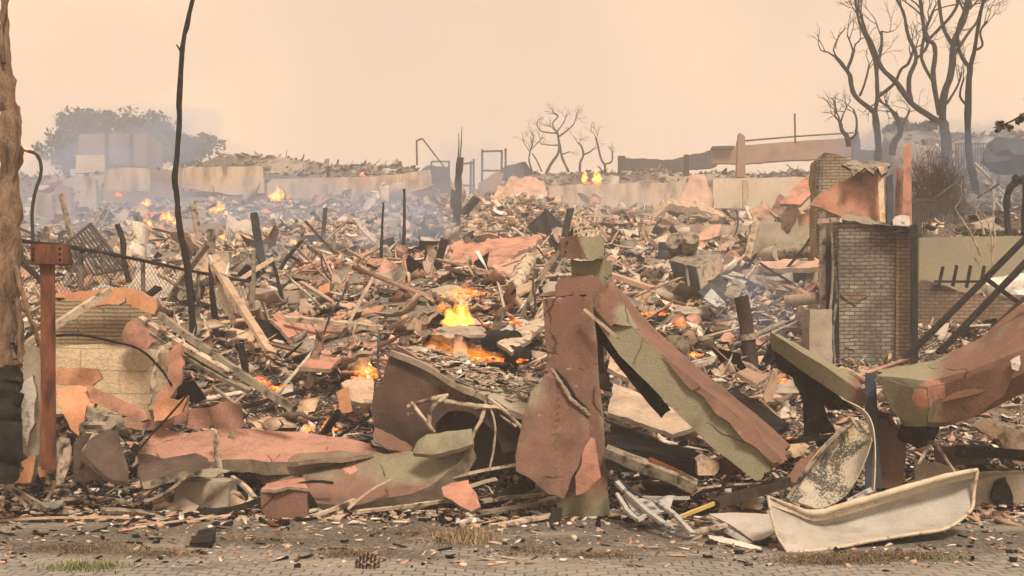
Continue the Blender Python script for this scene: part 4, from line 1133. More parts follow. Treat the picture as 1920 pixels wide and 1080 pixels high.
for px, py, s in [(1385, 1038, .035), (1335, 1020, .04), (1658, 1046, .02), (1893, 1020, .02), (1893, 1036, .025), (1660, 1072, .022), (1465, 1012, .035)]:
    d_ = CH * F / (py - HY)
    one(rock('cinder', P(px, py, d_) + Vector((0, 0, s * .3)), s, MCHAR, sq=(1.3, 1, .6), rough=.6, sub=2),
        {1385: 'flat black cinder in front of the folded white sheet', 1335: 'black cinder beside the folded white sheet', 1658: 'black cinder in the leaf litter by the white panel', 1893: 'black cinder on bare cobbles, one of a close pair',
         1660: 'lone black cinder closest to the viewer on the cobbles', 1465: 'black cinder under the tip of the curved white panel'}[px], 'cinder', 'cinders on the cobbles' if px == 1893 else None)

# curved white panel
t = thing('fibreglass_tub', 'large curved white panel like half a tub lying on the cobbles', 'panel', P(1640, 1020, 10.5))
patch('shell', [[(1440, 931, 10.15), (1480, 948, 10.35), (1528, 962, 10.62), (1600, 943, 10.7), (1700, 914, 10.85), (1775, 893, 10.95), (1832, 881, 11.0)],
                [(1448, 965, 10.1), (1490, 976, 10.38), (1540, 985, 10.72), (1620, 968, 10.85), (1710, 942, 11.02), (1775, 922, 11.12), (1828, 908, 11.05)],
                [(1458, 1003, 10.05), (1505, 1008, 10.25), (1560, 1006, 10.45), (1630, 998, 10.6), (1710, 982, 10.75), (1775, 968, 10.85), (1822, 940, 10.95)],
                [(1478, 1036, 9.98), (1520, 1032, 10.02), (1570, 1026, 10.12), (1640, 1012, 10.25), (1715, 1000, 10.4), (1776, 989, 10.55), (1820, 957, 10.85)]], 0.018, MTUB, MTUBE, nu=40, nv=20, warp=0.008, parent=t)
patch('rim_band', [[(1441, 932, 10.13), (1480, 948, 10.33), (1528, 962, 10.59), (1600, 943, 10.67), (1700, 914, 10.82), (1775, 893, 10.92), (1831, 882, 10.98)],
                   [(1444, 948, 10.11), (1484, 962, 10.34), (1533, 976, 10.63), (1610, 958, 10.73), (1705, 930, 10.9), (1775, 908, 11.0), (1828, 896, 11.0)],
                   ], 0.01, MTUBE, nu=40, nv=4, warp=.006, parent=t)
V, Fc = tube_geo([P(*q) for q in [(1440, 931, 10.13), (1480, 948, 10.33), (1528, 962, 10.6), (1600, 943, 10.68), (1700, 914, 10.83), (1775, 893, 10.93), (1833, 881, 10.98)]], [.012, .022, .03, .03, .03, .026, .018], 8, 0.15, smooth=6)
mk('rolled_rim', V, Fc, MTUBE, t, None, 60)
V, Fc = tube_geo([P(*q) for q in [(1833, 881, 10.98), (1826, 925, 10.95), (1820, 957, 10.83), (1776, 990, 10.53), (1715, 1001, 10.38), (1640, 1013, 10.23), (1570, 1027, 10.1), (1520, 1033, 10.0), (1478, 1037, 9.96)]], [.016] * 9, 8, 0.2, smooth=6)
mk('lower_lip', V, Fc, MTUBE, t, None, 60)
V, Fc = tube_geo([P(*q) for q in [(1440, 931, 10.13), (1446, 965, 10.08), (1457, 1003, 10.03), (1478, 1037, 9.96)]], [.012] * 4, 8, 0.2, smooth=6)
mk('end_lip', V, Fc, MTUBE, t, None, 60)
mark('curved white panel', 1640, 960)
t = thing('sooty_sheet', 'curved sheet speckled with black soot standing behind the curved white panel', 'sheet', P(1560, 950, 11.3))
patch('sheet', [[(1478, 938, 11.2), (1490, 912, 11.35), (1520, 866, 11.5), (1560, 820, 11.6), (1604, 788, 11.7), (1630, 790, 11.75)],
                [(1505, 945, 11.15), (1530, 915, 11.4), (1562, 875, 11.6), (1590, 840, 11.65), (1614, 815, 11.65), (1632, 812, 11.6)],
                [(1534, 955, 11.1), (1562, 945, 11.25), (1585, 930, 11.35), (1605, 900, 11.4), (1622, 860, 11.4), (1634, 825, 11.4)]], 0.012, MSOOT, MTUBE, nu=30, nv=14, parent=t)
patch('white_edge', [[(1574, 742, 11.75), (1612, 772, 11.65), (1628, 800, 11.6), (1632, 860, 11.5), (1634, 922, 11.4)], [(1580, 748, 11.7), (1618, 768, 11.6), (1636, 800, 11.5), (1640, 860, 11.4), (1638, 918, 11.3)]], 0.01, MTUB, MTUBE, nu=24, nv=3, parent=t)
V, Fc = tube_geo([P(*q) for q in [(1476, 936, 11.18), (1500, 900, 11.3), (1525, 866, 11.4), (1560, 825, 11.5), (1598, 794, 11.6)]], [.02] * 5, 8, .4, smooth=5)
mk('burnt_rim', V, Fc, MGREYW, t, None, 60)
patch('lower_corner', [[(1588, 935, 11.3), (1620, 918, 11.35), (1637, 910, 11.4)], [(1592, 945, 11.25), (1622, 928, 11.3), (1640, 920, 11.3)]], .01, MALU, nu=8, nv=3, parent=t)
mark('sooty curved sheet', 1560, 860)

# dark steel post and brown sheet
one(loft('steel_column', [[(1622, 916, 11.8), (1654, 916, 11.8), (1654, 912, 12.0), (1624, 912, 12.0)], [(1622, 700, 11.8), (1640, 698, 11.8), (1642, 700, 12.0), (1624, 700, 12.0)]], MBLUE, sub=10, k=3, warp=.008, rough=.02), 'blue-grey burnt steel post beside the fallen column', 'post', mark='blue-grey steel post')
one(slab('brown_sheet', [(1648, 770), (1668, 776), (1690, 812), (1700, 830), (1692, 915), (1650, 915), (1652, 840)], 12.0, .04, MB, MEDGE, warp=.02), 'cracked brown sheet standing beside the blue-grey steel post', 'sheet')
one(slab('grey_sheet', [(1716, 862), (1760, 868), (1800, 880), (1790, 900), (1715, 905)], 12.2, .04, MCON), 'grey sheet lying behind the curved white panel', 'sheet')

# toppled round-cornered column coming in from the side
t = thing('fallen_column', 'thick fallen stucco column with olive end and pink scar, resting on rubble', 'column', P(1780, 800, 11.8))
def tf(x, y):
    ol = cl((1790 - x) / 60) * 0.95 + 0.5 * cl((x - 1650) / 40) * cl((690 + (1650 - x) * 0.28 + 30 - y) / 12) * 0.6
    q = ((x - 1742) / 30) ** 2 + ((y - 738 + (x - 1742) * 0.25) / 22) ** 2
    return (cl(ol), 1.0 if q < 1 else cl(1.6 - q), 0.0)
loft('shaft', [[(1692, 800, 11.75), (1662, 752, 11.6), (1646, 704, 11.55), (1650, 692, 12.0), (1690, 760, 12.3)],
               [(1772, 800, 11.6), (1752, 756, 11.4), (1742, 716, 11.4), (1752, 676, 12.0), (1790, 760, 12.2)],
               [(1836, 778, 11.5), (1832, 738, 11.25), (1826, 692, 11.25), (1838, 632, 11.9), (1870, 720, 12.1)],
               [(1922, 736, 11.4), (1920, 700, 11.1), (1914, 658, 11.1), (1928, 560, 11.8), (1960, 650, 12.0)],
               [(2080, 660, 11.2), (2078, 620, 10.9), (2072, 570, 10.9), (2090, 450, 11.6), (2120, 560, 11.8)]], MB, sub=10, k=6, warp=.014, rough=.08, tint=tf, cap=MCHAR, parent=t)
slab('cracked_cladding', [(1668, 712, 11.5), (1700, 722, 11.44), (1742, 728, 11.36), (1790, 716, 11.28), (1832, 700, 11.2), (1880, 684, 11.1), (1910, 668, 11.05), (1900, 700, 11.06), (1880, 740, 11.15), (1836, 775, 11.3), (1790, 795, 11.45), (1740, 790, 11.45), (1700, 785, 11.55), (1680, 750, 11.52)], 11.3, .02, MB, MDK, warp=.008, parent=t, tint=tf)
slab('torn_skin', [(1646, 706, 11.5), (1690, 722, 11.4), (1738, 732, 11.32), (1742, 760, 11.34), (1738, 798, 11.45), (1700, 800, 11.62), (1672, 770, 11.55)], 11.4, .03, MB, MDK, warp=.01, parent=t, tint=tf)
slab('white_scar', [(1894, 676, 11.02), (1912, 664, 11.0), (1914, 682, 11.0), (1908, 694, 11.0), (1896, 690, 11.02)], 11.0, .012, MWHT, parent=t)
mark('fallen olive-ended column', 1790, 720)
one(rock('charred_core', P(1722, 812, 12.0), .16, MCHAR, sq=(1.2, .8, .8), rough=.5), 'crumbled charred core under the end of the fallen column', 'charred core')
for a, b_, lab in [((1745, 828, 11.8), (1722, 870, 11.6), 'thin pale twig hanging below the fallen column'), ((1750, 825, 11.8), (1790, 885, 11.6), 'longer pale twig leaning below the fallen column')]:
    one(beam('twig', P(*a), P(*b_), .02, .02, MWOOD), lab, 'twig')
# leaning olive beam
t = thing('leaning_beam', 'olive stucco beam end leaning down towards the blue-grey steel post', 'beam', P(1560, 760, 12.6))
loft('shaft', [[(1444, 652, 12.5), (1445, 624, 12.4), (1460, 626, 12.8), (1460, 650, 12.9)], [(1530, 712, 12.2), (1540, 682, 12.1), (1550, 676, 12.5), (1540, 705, 12.6)], [(1612, 772, 11.95), (1622, 742, 11.9), (1612, 715, 12.3), (1606, 765, 12.4)]], MB, sub=10, k=4, tint=lambda x, y: (cl((1612 - x) / 30), 0, 0), cap=MCHAR, parent=t)
slab('charred_underside', [(1452, 660, 12.7), (1500, 690, 12.5), (1560, 735, 12.3), (1600, 765, 12.2), (1560, 770, 12.3), (1500, 722, 12.6), (1458, 690, 12.8)], 12.6, .08, MCHAR, parent=t, jit=.5)
mark('leaning olive beam', 1530, 690)
one(slab('charred_post', [(1490, 700), (1530, 715), (1545, 760), (1555, 790), (1568, 812), (1545, 812), (1530, 800), (1540, 818), (1512, 818), (1515, 770)], 12.5, .14, MCHAR, jit=.4), 'black charred post holding up the leaning olive beam', 'post')
one(slab('orange_splinter', [(1430, 745), (1446, 700), (1456, 690), (1460, 710), (1450, 752), (1434, 755)], 13.5, .04, MTAN), 'orange-brown splinter standing in the ash between two olive beams', 'splinter')
one(beam('charred_plank', P(1370, 740, 13.2), P(1470, 806, 12.4), .16, .06, MCHAR, roll=.5), 'black plank lying along the slanting olive pillar', 'plank')
one(beam('charred_plank', P(1470, 830, 12.2), P(1605, 812, 12.0), .07, .05, MCHAR), 'short black plank between the slanting pillar and the sooty sheet', 'plank')
one(slab('brown_board', [(1470, 900, 11.6), (1500, 862, 11.7), (1560, 822, 11.8), (1585, 815, 11.8), (1530, 862, 11.7), (1490, 905, 11.55)], 11.7, .03, MB, MEDGE), 'brown board tucked along the edge of the sooty sheet', 'board')
# right corner
one(slab('foundation_block', [(1818, 905), (1860, 892), (1940, 890), (1950, 985), (1830, 975)], 12.4, .4, MCON, MEDGE, tint=None), 'grey foundation block with black scorch in the corner behind the white panel', 'block', mark='grey foundation block')
one(slab('black_sheet', [(1868, 905), (1885, 895), (1900, 930), (1898, 970), (1872, 968), (1862, 935)], 12.33, .05, MCHAR, jit=.5), 'black scab of burnt panel on the grey foundation block', 'panel')
one(beam('charred_beam', P(1790, 842, 12.6), P(1960, 858, 12.4), .12, .12, MCHAR, warp=.03), 'black beam across the grey foundation block', 'beam')
one(slab('dark_cladding', [(1755, 838), (1850, 836), (1850, 868), (1760, 875)], 12.7, .06, MDK), 'dark brown cladding strip under the fallen column', 'cladding')
for pts, lab in [([(1832, 800), (1850, 785), (1880, 800), (1872, 822), (1845, 815)], 'first of three orange blocks behind the foundation block'), ([(1870, 815), (1885, 798), (1920, 812), (1925, 850), (1885, 845)], 'largest of three orange blocks under the fallen column'), ([(1890, 850), (1940, 848), (1940, 872), (1900, 868)], 'orange slab lying on the grey foundation block')]:
    one(slab('render_block', pts, 12.9, .15, MTAN, MEDGE), lab, 'render block')

# ------------------------------------------------------------------ brick ruin
t = thing('brick_chimney', 'pale scorched brick tower with dark posts at both edges and a torn roof', 'chimney', P(1640, 690, 20.2))
slab('front_wall', [(1572, 700), (1573, 560), (1574, 410), (1590, 404), (1640, 412), (1662, 425), (1705, 432), (1712, 700)], 20.0, .3, MBRK, jit=.3, seg=.09, parent=t, warp=.02, back=(0, 1, 0))
slab('side_wall', [(1573, 700, 20.05), (1573, 412, 20.05), (1557, 440, 22.0), (1555, 690, 22.0)], 20.5, .15, MBRK, jit=.1, parent=t, back=(1, 0, 0))
slab('golden_pier', [(1680, 690), (1682, 430), (1705, 434), (1712, 690)], 19.93, .2, MBRK3, jit=.1, parent=t, back=(0, 1, 0))
slab('red_brick_gap', [(1578, 552), (1600, 545), (1622, 546), (1628, 556), (1612, 560), (1606, 572), (1590, 566)], 19.97, .05, MBRK2, jit=.4, parent=t, back=(0, 1, 0))
slab('doorway_shade', [(1559, 690, 19.9), (1560, 500, 19.9), (1571, 490, 19.9), (1573, 690, 19.9)], 19.9, .05, MCHAR, jit=.2, parent=t)  # solid black sheet paints the darkness of the open doorway
slab('torn_roof', [(1640, 424, 19.8), (1665, 424, 19.7), (1712, 424, 19.7), (1722, 428, 20.5), (1715, 438, 19.8), (1690, 434, 19.7), (1655, 432, 19.8)], 19.8, .06, MSTEEL, jit=.5, parent=t)
slab('crumbled_top', [(1572, 412, 19.9), (1588, 402, 19.9), (1630, 408, 19.9), (1660, 424, 19.9), (1640, 424, 19.9), (1600, 414, 19.9)], 19.9, .25, MCON, jit=.4, parent=t)
loft('steel_post', [[(1708, 680, 19.6), (1722, 680, 19.6), (1722, 678, 19.8), (1710, 678, 19.8)], [(1706, 424, 19.6), (1720, 422, 19.6), (1720, 422, 19.8), (1708, 422, 19.8)]], MCHAR, sub=8, k=2, parent=t, warp=.015)
loft('steel_post', [[(1536, 700, 20.4), (1548, 700, 20.4), (1548, 698, 20.6), (1538, 698, 20.6)], [(1536, 400, 20.4), (1548, 400, 20.4), (1548, 400, 20.6), (1538, 400, 20.6)]], MGREYW, sub=8, k=2, parent=t, warp=.015)
slab('dark_panel', [(1548, 640), (1548, 402), (1560, 408), (1558, 560), (1560, 650)], 20.8, .08, MDK, jit=.2, parent=t)
for q in ([(1556, 410), (1562, 500), (1556, 600), (1560, 690)], [(1566, 500), (1568, 560), (1562, 620), (1566, 690)]):
    tube('hanging_cable', [P(x, y, 19.7) for x, y in q], .02, MGREYW, 5, .5, t, smooth=4)
mark('pale brick tower', 1640, 550)
one(boxpx('concrete_pier', 1518, 1560, 580, 700, 19.6, .5, MCON, None, edge=MEDGE), 'grey concrete pier at the foot of the pale brick tower', 'pier')
one(beam('rafter', P(1536, 416, 20.0), P(1576, 412, 19.8), .1, .08, MWOOD), 'short pale beam poking out beside the brick tower', 'beam')
t = thing('upper_ruin', 'brick stack with a pink gable panel rising behind the pale brick tower', 'ruin', P(1600, 500, 24))
slab('brick_stack', [(1534, 480), (1532, 300), (1545, 284), (1575, 292), (1602, 300), (1625, 310), (1618, 480)], 24.4, .6, MBRK3, jit=.2, parent=t, back=(0, 1, 0))
slab('stack_side', [(1532, 480, 24.35), (1532, 302, 24.35), (1545, 286, 24.35), (1537, 300, 24.3)], 24.3, .1, MBRK, parent=t)
slab('gable_panel', [(1520, 384), (1545, 358), (1600, 330), (1642, 312), (1654, 330), (1656, 420), (1612, 418), (1575, 405), (1545, 392)], 23.8, .15, MPK, MEDGE, jit=.15, parent=t)
slab('roof_remnant', [(1580, 308, 23.6), (1600, 300, 23.9), (1650, 304, 23.9), (1672, 306, 23.7), (1666, 316, 23.5), (1656, 330, 23.4), (1648, 314, 23.4), (1636, 326, 23.4), (1624, 314, 23.4), (1600, 330, 23.4), (1596, 316, 23.5)], 23.6, .05, MGREYW, MCHAR, jit=.7, parent=t)
loft('pale_pipe', [[(1650, 440, 23.5), (1660, 440, 23.5), (1660, 438, 23.6), (1651, 438, 23.6)], [(1646, 312, 23.5), (1657, 312, 23.5), (1657, 312, 23.6), (1648, 312, 23.6)]], MCREAM, sub=6, k=2, parent=t)
slab('grey_panel', [(1664, 420), (1664, 330), (1674, 325), (1676, 410), (1684, 430)], 24.5, .1, MBLUE, parent=t)
loft('pink_post', [[(1693, 440, 25), (1710, 440, 25), (1710, 438, 25.2), (1695, 438, 25.2)], [(1694, 276, 25), (1708, 266, 25), (1708, 268, 25.2), (1696, 276, 25.2)]], MPK, sub=8, k=3, parent=t)
loft('pink_post', [[(1676, 432, 25.5), (1694, 432, 25.5), (1694, 430, 25.7), (1678, 430, 25.7)], [(1681, 318, 25.5), (1690, 312, 25.5), (1690, 312, 25.7), (1683, 318, 25.7)]], MPK, sub=8, k=3, parent=t)
slab('white_cap', [(1674, 412, 24.4), (1690, 402, 24.4), (1706, 406, 24.4), (1706, 428, 24.4), (1676, 426, 24.4)], 24.4, .3, MWHT, parent=t)
mark('pink gable panel', 1600, 370)
one(slab('brick_wall', [(1716, 690), (1720, 540), (1735, 524), (1752, 530), (1800, 545), (1840, 555), (1870, 560), (1960, 590), (1960, 700)], 21.5, .3, MBRK2, jit=.15, back=(0, 1, 0)), 'low brown brick wall behind the fallen column', 'wall', mark='low brown brick wall')
one(rock('ash_pile', P(1905, 545, 22.0), .45, MWHT, sq=(1.3, .8, .7), rough=.4), 'white heap of ash on top of the low brown brick wall', 'ash heap')
one(slab('garden_wall', [(1722, 560), (1724, 446), (1800, 444), (1990, 442), (1990, 590)], 26.4, .25, MOLW, jit=.03, warp=.01, back=(0, 1, 0)), 'smooth olive garden wall with a hedge stub on top', 'wall', mark='smooth olive garden wall')
t = thing('spiked_rail', 'short black spiked rail standing on the low brown brick wall', 'railing', P(1800, 536, 21.4))
beam('rail', P(1752, 528, 21.4), P(1838, 528, 21.4), .05, .04, MCHAR, parent=t)
for k in range(4): beam('spike', P(1760 + k * 26, 538, 21.4), P(1768 + k * 26, 498, 21.4), .05, .04, MCHAR, parent=t)
for A, B, w_, lab in [((1688, 682, 17.5), (1985, 385, 17.8), .12, 'longer black steel stringer slanting up past the brick wall'), ((1760, 662, 17.0), (1985, 428, 17.3), .11, 'lower black steel stringer parallel to the longer one'), ((1858, 622, 16.5), (1990, 500, 16.8), .1, 'shortest black steel stringer just above the fallen column')]:
    one(beam('stair_stringer', P(*A), P(*B), w_, .06, MCHAR, warp=.006), lab, 'stringer')
one(beam('stair_brace', P(1845, 520, 17.3), P(1908, 566, 17.2), .1, .05, MCHAR), 'short black brace bolted across the steel stringers', 'brace')
mark('black steel stringers', 1820, 560)
# ------------------------------------------------------------------ burnt trees, poles and stakes
def twigs(V, Fc, p, dirv, L, r, depth, spread=0.6):
    if depth == 0 or r < 0.0025: return
    q = p + dirv * L
    mid_ = p.lerp(q, .5) + Vector((random.gauss(0, .06), random.gauss(0, .06), random.gauss(0, .06))) * L
    tube_geo([p, mid_, q], [r, r * .8, r * .62], 5, .3, V, Fc)
    for k in range(random.choice([2, 2, 3])):
        d2 = (dirv + Vector((random.gauss(0, spread), random.gauss(0, spread * .6), random.gauss(.12, spread)))).normalized()
        twigs(V, Fc, q if k else p.lerp(q, .7), d2, L * random.uniform(.6, .85), r * .58, depth - 1, spread)
def burnt_tree(label, limbs, d, mat, group, tw=4, twL=.5, k=1.0, cat='tree', name='burnt_tree'):
    """limbs: list of (list of photo points, start half-width px, end half-width px, twigs?); first is the trunk"""
    k_th = .8 if d < 60 else .7
    limbs = [(l[0], l[1] * k_th, l[2] * k_th, l[3]) for l in limbs]
    b0 = limbs[0][0][0]
    t = thing(name, label, cat, P(b0[0], b0[1], d), group)
    for i, (pts, r0, r1, tg) in enumerate(limbs):
        TV, TF = [], []
        jd = 0 if i == 0 else random.uniform(-.8, .8) * k
        wp = [P(x, y, d + jd * (j / max(1, len(pts) - 1))) for j, (x, y) in enumerate(pts)]
        n_ = len(wp)
        rr = [(r0 + (r1 - r0) * j / (n_ - 1)) * d / F for j in range(n_)]
        V, Fc = tube_geo(wp, rr, 9, .35, smooth=4)
        lo = mk('trunk' if i == 0 else 'limb', V, Fc, mat, t, None, 60)
        if tg:
            dv_ = (wp[-1] - wp[-2]).normalized()
            for z in range(tg):
                twigs(TV, TF, wp[-1] if z == 0 else wp[-1].lerp(wp[-2], random.uniform(.1, .9)), (dv_ + Vector((random.gauss(0, .5), random.gauss(0, .4), random.gauss(.1, .4)))).normalized(), twL * random.uniform(.6, 1.1), max(.004, r1 * d / F * .6), tw)
        if TV: mk('twig_spray', TV, TF, mat, lo, None, 60)
    return t
G_ = 'bare burnt trees on the slope'
burnt_tree('stumpy burnt tree with lopped limbs, thinnest crown of the tall trio', [([(1646, 300), (1647, 275), (1641, 219), (1637, 205)], 9, 7, 0), ([(1637, 208), (1602, 178), (1593, 142), (1580, 122), (1567, 107)], 6, 4, 2), ([(1588, 132), (1596, 112), (1601, 94)], 4, 4, 2),
     ([(1640, 215), (1645, 178), (1641, 119), (1629, 83), (1611, 41), (1602, -10)], 5, 3, 3), ([(1643, 140), (1652, 90), (1653, 59)], 4, 3, 2), ([(1646, 182), (1676, 157), (1690, 130), (1703, 119), (1713, 92)], 4, 3, 3), ([(1612, 180), (1622, 155), (1630, 120)], 3, 2, 3)], 44, MCHAR, G_, 4, .7)
burnt_tree('widest burnt tree with many forking limbs against the sky', [([(1776, 320), (1774, 267), (1768, 228)], 15, 10, 0), ([(1768, 235), (1756, 226), (1712, 196), (1682, 157), (1653, 127), (1635, 83), (1623, 59), (1612, 20)], 8, 3, 4), ([(1708, 194), (1704, 148), (1718, 107), (1702, 65), (1694, 24), (1676, -10)], 6, 3, 3),
     ([(1768, 230), (1768, 190), (1783, 136), (1789, 77), (1807, 41), (1819, -10)], 9, 5, 3), ([(1762, 215), (1750, 148), (1753, 89), (1736, 71), (1730, 36), (1724, -10)], 6, 4, 3), ([(1789, 90), (1768, 50), (1760, 0), (1756, -20)], 5, 3, 3), ([(1748, 150), (1728, 110), (1735, 60), (1750, 20)], 4, 3, 3), ([(1786, 110), (1810, 70), (1832, 40), (1842, 10)], 4, 3, 3),
     ([(1740, 75), (1765, 50), (1790, 20), (1800, -10)], 4, 3, 3), ([(1718, 110), (1736, 92), (1742, 70)], 3, 3, 2), ([(1775, 195), (1796, 160), (1803, 135)], 3, 2, 3)], 42, MCHAR, G_, 4, .8)
burnt_tree('slim burnt tree with one pale straight trunk above the garden wall', [([(1830, 372), (1826, 335), (1816, 285), (1815, 190), (1819, 124)], 9, 7, 0), ([(1819, 128), (1801, 101), (1795, 59), (1808, 20), (1812, -10)], 5, 3, 3), ([(1819, 126), (1828, 89), (1836, 36), (1846, -10)], 5, 4, 3), ([(1826, 95), (1842, 85), (1838, 60), (1850, 40)], 3, 2, 3), ([(1815, 200), (1800, 180), (1806, 150)], 3, 2, 2)], 34, MCHAR, G_, 4, .6)
burnt_tree('short lopped burnt stump tree between the tall trio', [([(1672, 290), (1676, 268), (1688, 249), (1685, 231), (1676, 210)], 9, 6, 2), ([(1687, 245), (1700, 220), (1706, 205)], 4, 2, 3)], 45, MCHAR, G_, 4, .7)
burnt_tree('smallest lopped burnt stump behind the long roof beam', [([(1592, 275), (1587, 255), (1578, 243), (1576, 231)], 6, 4, 3), ([(1590, 262), (1604, 252), (1606, 225), (1600, 205)], 4, 2, 2)], 48, MCHAR, G_, 4, .6)
burnt_tree('twin-legged bare tree standing highest on the hilltop', [([(1024, 326), (1034, 306), (1047, 286), (1048, 265), (1044, 246)], 4, 3, 1), ([(1066, 322), (1054, 295), (1050, 270)], 3.5, 3, 0), ([(1044, 248), (1036, 232), (1046, 218), (1040, 212)], 2.5, 1.5, 4), ([(1043, 250), (1015, 246), (1006, 232)], 2.5, 1.2, 4), ([(1048, 256), (1064, 244), (1076, 232), (1081, 218)], 2.5, 1.2, 4), ([(1047, 272), (1030, 272), (1014, 270)], 2, 1, 3), ([(1052, 290), (1064, 286), (1068, 284)], 2, 1, 2), ([(1045, 246), (1058, 228), (1062, 214)], 2, 1, 4)], 79, MBURN, G_, 4, .42)
burnt_tree('thin pale bare tree beside the twin-legged hilltop tree', [([(998, 324), (992, 300), (994, 285), (998, 270)], 2.5, 1.8, 3), ([(1016, 322), (1006, 300), (998, 288)], 2, 1.8, 0), ([(994, 285), (985, 272), (980, 262)], 1.5, .8, 4), ([(998, 274), (1000, 255), (994, 244)], 1.5, .8, 4), ([(996, 280), (1010, 266), (1018, 256)], 1.5, .8, 4)], 80, MBURN, G_, 4, .42)
burnt_tree('small forked burnt stub nearer the hilltop fire', [([(1087, 322), (1088, 305), (1094, 290), (1090, 274), (1084, 268)], 3.5, 2, 2), ([(1093, 290), (1104, 286), (1112, 280)], 2.5, 1.5, 2)], 78, MBURN, G_, 4, .6)
burnt_tree('crooked burnt stub just past the hilltop fire', [([(1134, 322), (1134, 310), (1127, 298), (1122, 276), (1117, 258)], 3.5, 2, 2), ([(1132, 308), (1146, 304), (1149, 292)], 2.5, 1.5, 3)], 78, MBURN, G_, 4, .6)
t = burnt_tree('tall thin charred trunk rising alone into the sky', [([(362, 640), (361, 600), (352, 500), (337, 430), (332, 370), (328, 330), (335, 250), (337, 180), (342, 90), (352, 40), (366, -20)], 9, 5, 0), ([(341, 102), (335, 90), (331, 84)], 3, 1.5, 0)], 16.0, MCHAR, None, name='dead_tree')
mark('tall charred trunk', 345, 500)
for pts, d, r0, r1, lab in [([(407, 660), (404, 600), (397, 540), (394, 475)], 17.5, 7, 4, 'thickest short black stake close to the tall charred trunk'), ([(535, 600), (527, 550), (518, 515), (510, 478)], 22, 5, 2.5, 'slanting black stake in front of the grey terrace wall'),
     ([(242, 530), (232, 490), (230, 450), (220, 420)], 24, 5.5, 5, 'burnt stake with a blunt tip behind the chain-link fence'), ([(712, 560), (714, 500), (716, 440), (719, 380)], 27, 4, 2, 'thin wavy black stake rising from the burnt rubble in mid slope'),
     ([(760, 520), (757, 470), (758, 420), (758, 354)], 31, 5, 2, 'tall thin black stake standing in blue smoke'), ([(660, 560), (659, 520), (660, 482)], 25, 3.5, 3, 'short black stake beside the small slope fire'), ([(856, 450), (858, 390), (860, 330), (863, 295)], 48, 8, 6, 'thick charred trunk with two whips at the skyline gap'),
     ([(508, 530), (490, 500), (480, 478)], 24, 3, 2, 'thin black stick crossing the grey stakes'), ([(462, 700), (455, 670), (448, 645)], 15, 7, 7, 'short fat charred stub below the black stakes')]:
    o = tube('burnt_stake', [P(x, y, d) for x, y in pts], [(r0 + (r1 - r0) * i / (len(pts) - 1)) * d / F for i in range(len(pts))], MCHAR, 8, .5, smooth=4)
    one(o, lab, 'stake', 'burnt stakes on the slope')
mark('black stakes', 400, 560); mark('tall stake in the smoke', 758, 440); mark('thick trunk at the gap', 858, 380)
for x0, y0, x1, y1, lab in [(862, 300, 866, 238, 'longer thin whip rising from the thick charred trunk'), (859, 298, 860, 250, 'shorter thin whip rising from the thick charred trunk')]:
    one(tube('twig', [P(x0, y0, 48), P((x0 + x1) / 2 + 1, (y0 + y1) / 2, 48), P(x1, y1, 48)], [.03, .025, .012], MCHAR, 5, .2), lab, 'twig')
for x0, y0, x1, y1, d, lab in [(474, 610, 476, 470, 21, 'pale grey stake behind the black ones, nearer the tall charred trunk'), (563, 560, 567, 430, 27, 'pale grey stake by the collapsed tent roof'), (628, 500, 626, 420, 30, 'pale grey stake above the white splinter'), (572, 415, 642, 490, 29, 'leaning pale pole on the slope below the cream house wall')]:
    one(beam('grey_stake', P(x0, y0, d), P(x1, y1, d), .06 if x0 != 572 else .09, .06, MGREYW if x0 != 572 else MBURN), lab, 'stake')

# shrubs, bough and lamp
def leafcrown(name, c, rx, ry, rz, num, ls, mat, parent, lump=7, cols=None):
    V, Fc = [], []
    cen = [(Vector((random.gauss(0, .5) * rx, random.gauss(0, .5) * ry, random.uniform(-.6, .75) * rz)), random.uniform(.25, .5)) for _ in range(lump)]
    for i in range(num):
        q, s = random.choice(cen)
        v = Vector((random.gauss(0, 1), random.gauss(0, 1), random.gauss(0, 1))).normalized() * (random.random() ** .4) * s
        p = Vector(c) + q + Vector((v.x * rx, v.y * ry, v.z * rz))
        a = Vector((random.gauss(0, 1), random.gauss(0, 1), random.gauss(0, 1))).normalized()
        b_ = a.cross(Vector((random.gauss(0, 1), random.gauss(0, 1), random.gauss(0, 1)))).normalized()
        L = ls * random.uniform(.5, 1.3)
        b0 = len(V)
        V += [p - a * L, p + b_ * L * .45, p + a * L, p - b_ * L * .45]
        Fc.append((b0, b0 + 1, b0 + 2, b0 + 3))
    return mk(name, V, Fc, mat, parent)
MLEAF = M('smoky_foliage', [(0.3, (0.022, 0.036, 0.034)), (0.7, (0.05, 0.075, 0.06))], 1.5, bump=0)
MLEAFD = M('singed_foliage', [(0.3, (0.04, 0.03, 0.022)), (0.7, (0.12, 0.10, 0.06))], 3, bump=0)
for cx, cyy, wx, hy, d, n_, lab in [(195, 250, 70, 45, 106, 3600, 'tallest hazy blue-grey tree behind the flat-roofed block'), (125, 272, 30, 32, 104, 1000, 'thin wispy hazy tree at the end of the hilltop grove'), (268, 262, 50, 34, 108, 2400, 'rounded hazy tree in the middle of the hilltop grove'), (340, 268, 46, 28, 108, 2200, 'low hazy tree behind the tall charred trunk')]:
    t = thing('hilltop_tree', lab, 'tree', P(cx, cyy + hy + 30, d), 'hazy trees on the hilltop')
    tube('trunk', [P(cx, cyy + hy + 40, d), P(cx + 2, cyy, d)], [.3, .15], MBURN, 7, .3, t)
    leafcrown('crown', P(cx, cyy + 12, d), wx / F * d * 1.1, 2.2, hy / F * d * 1.25, n_ * 2, .24, MLEAF, t, 34)
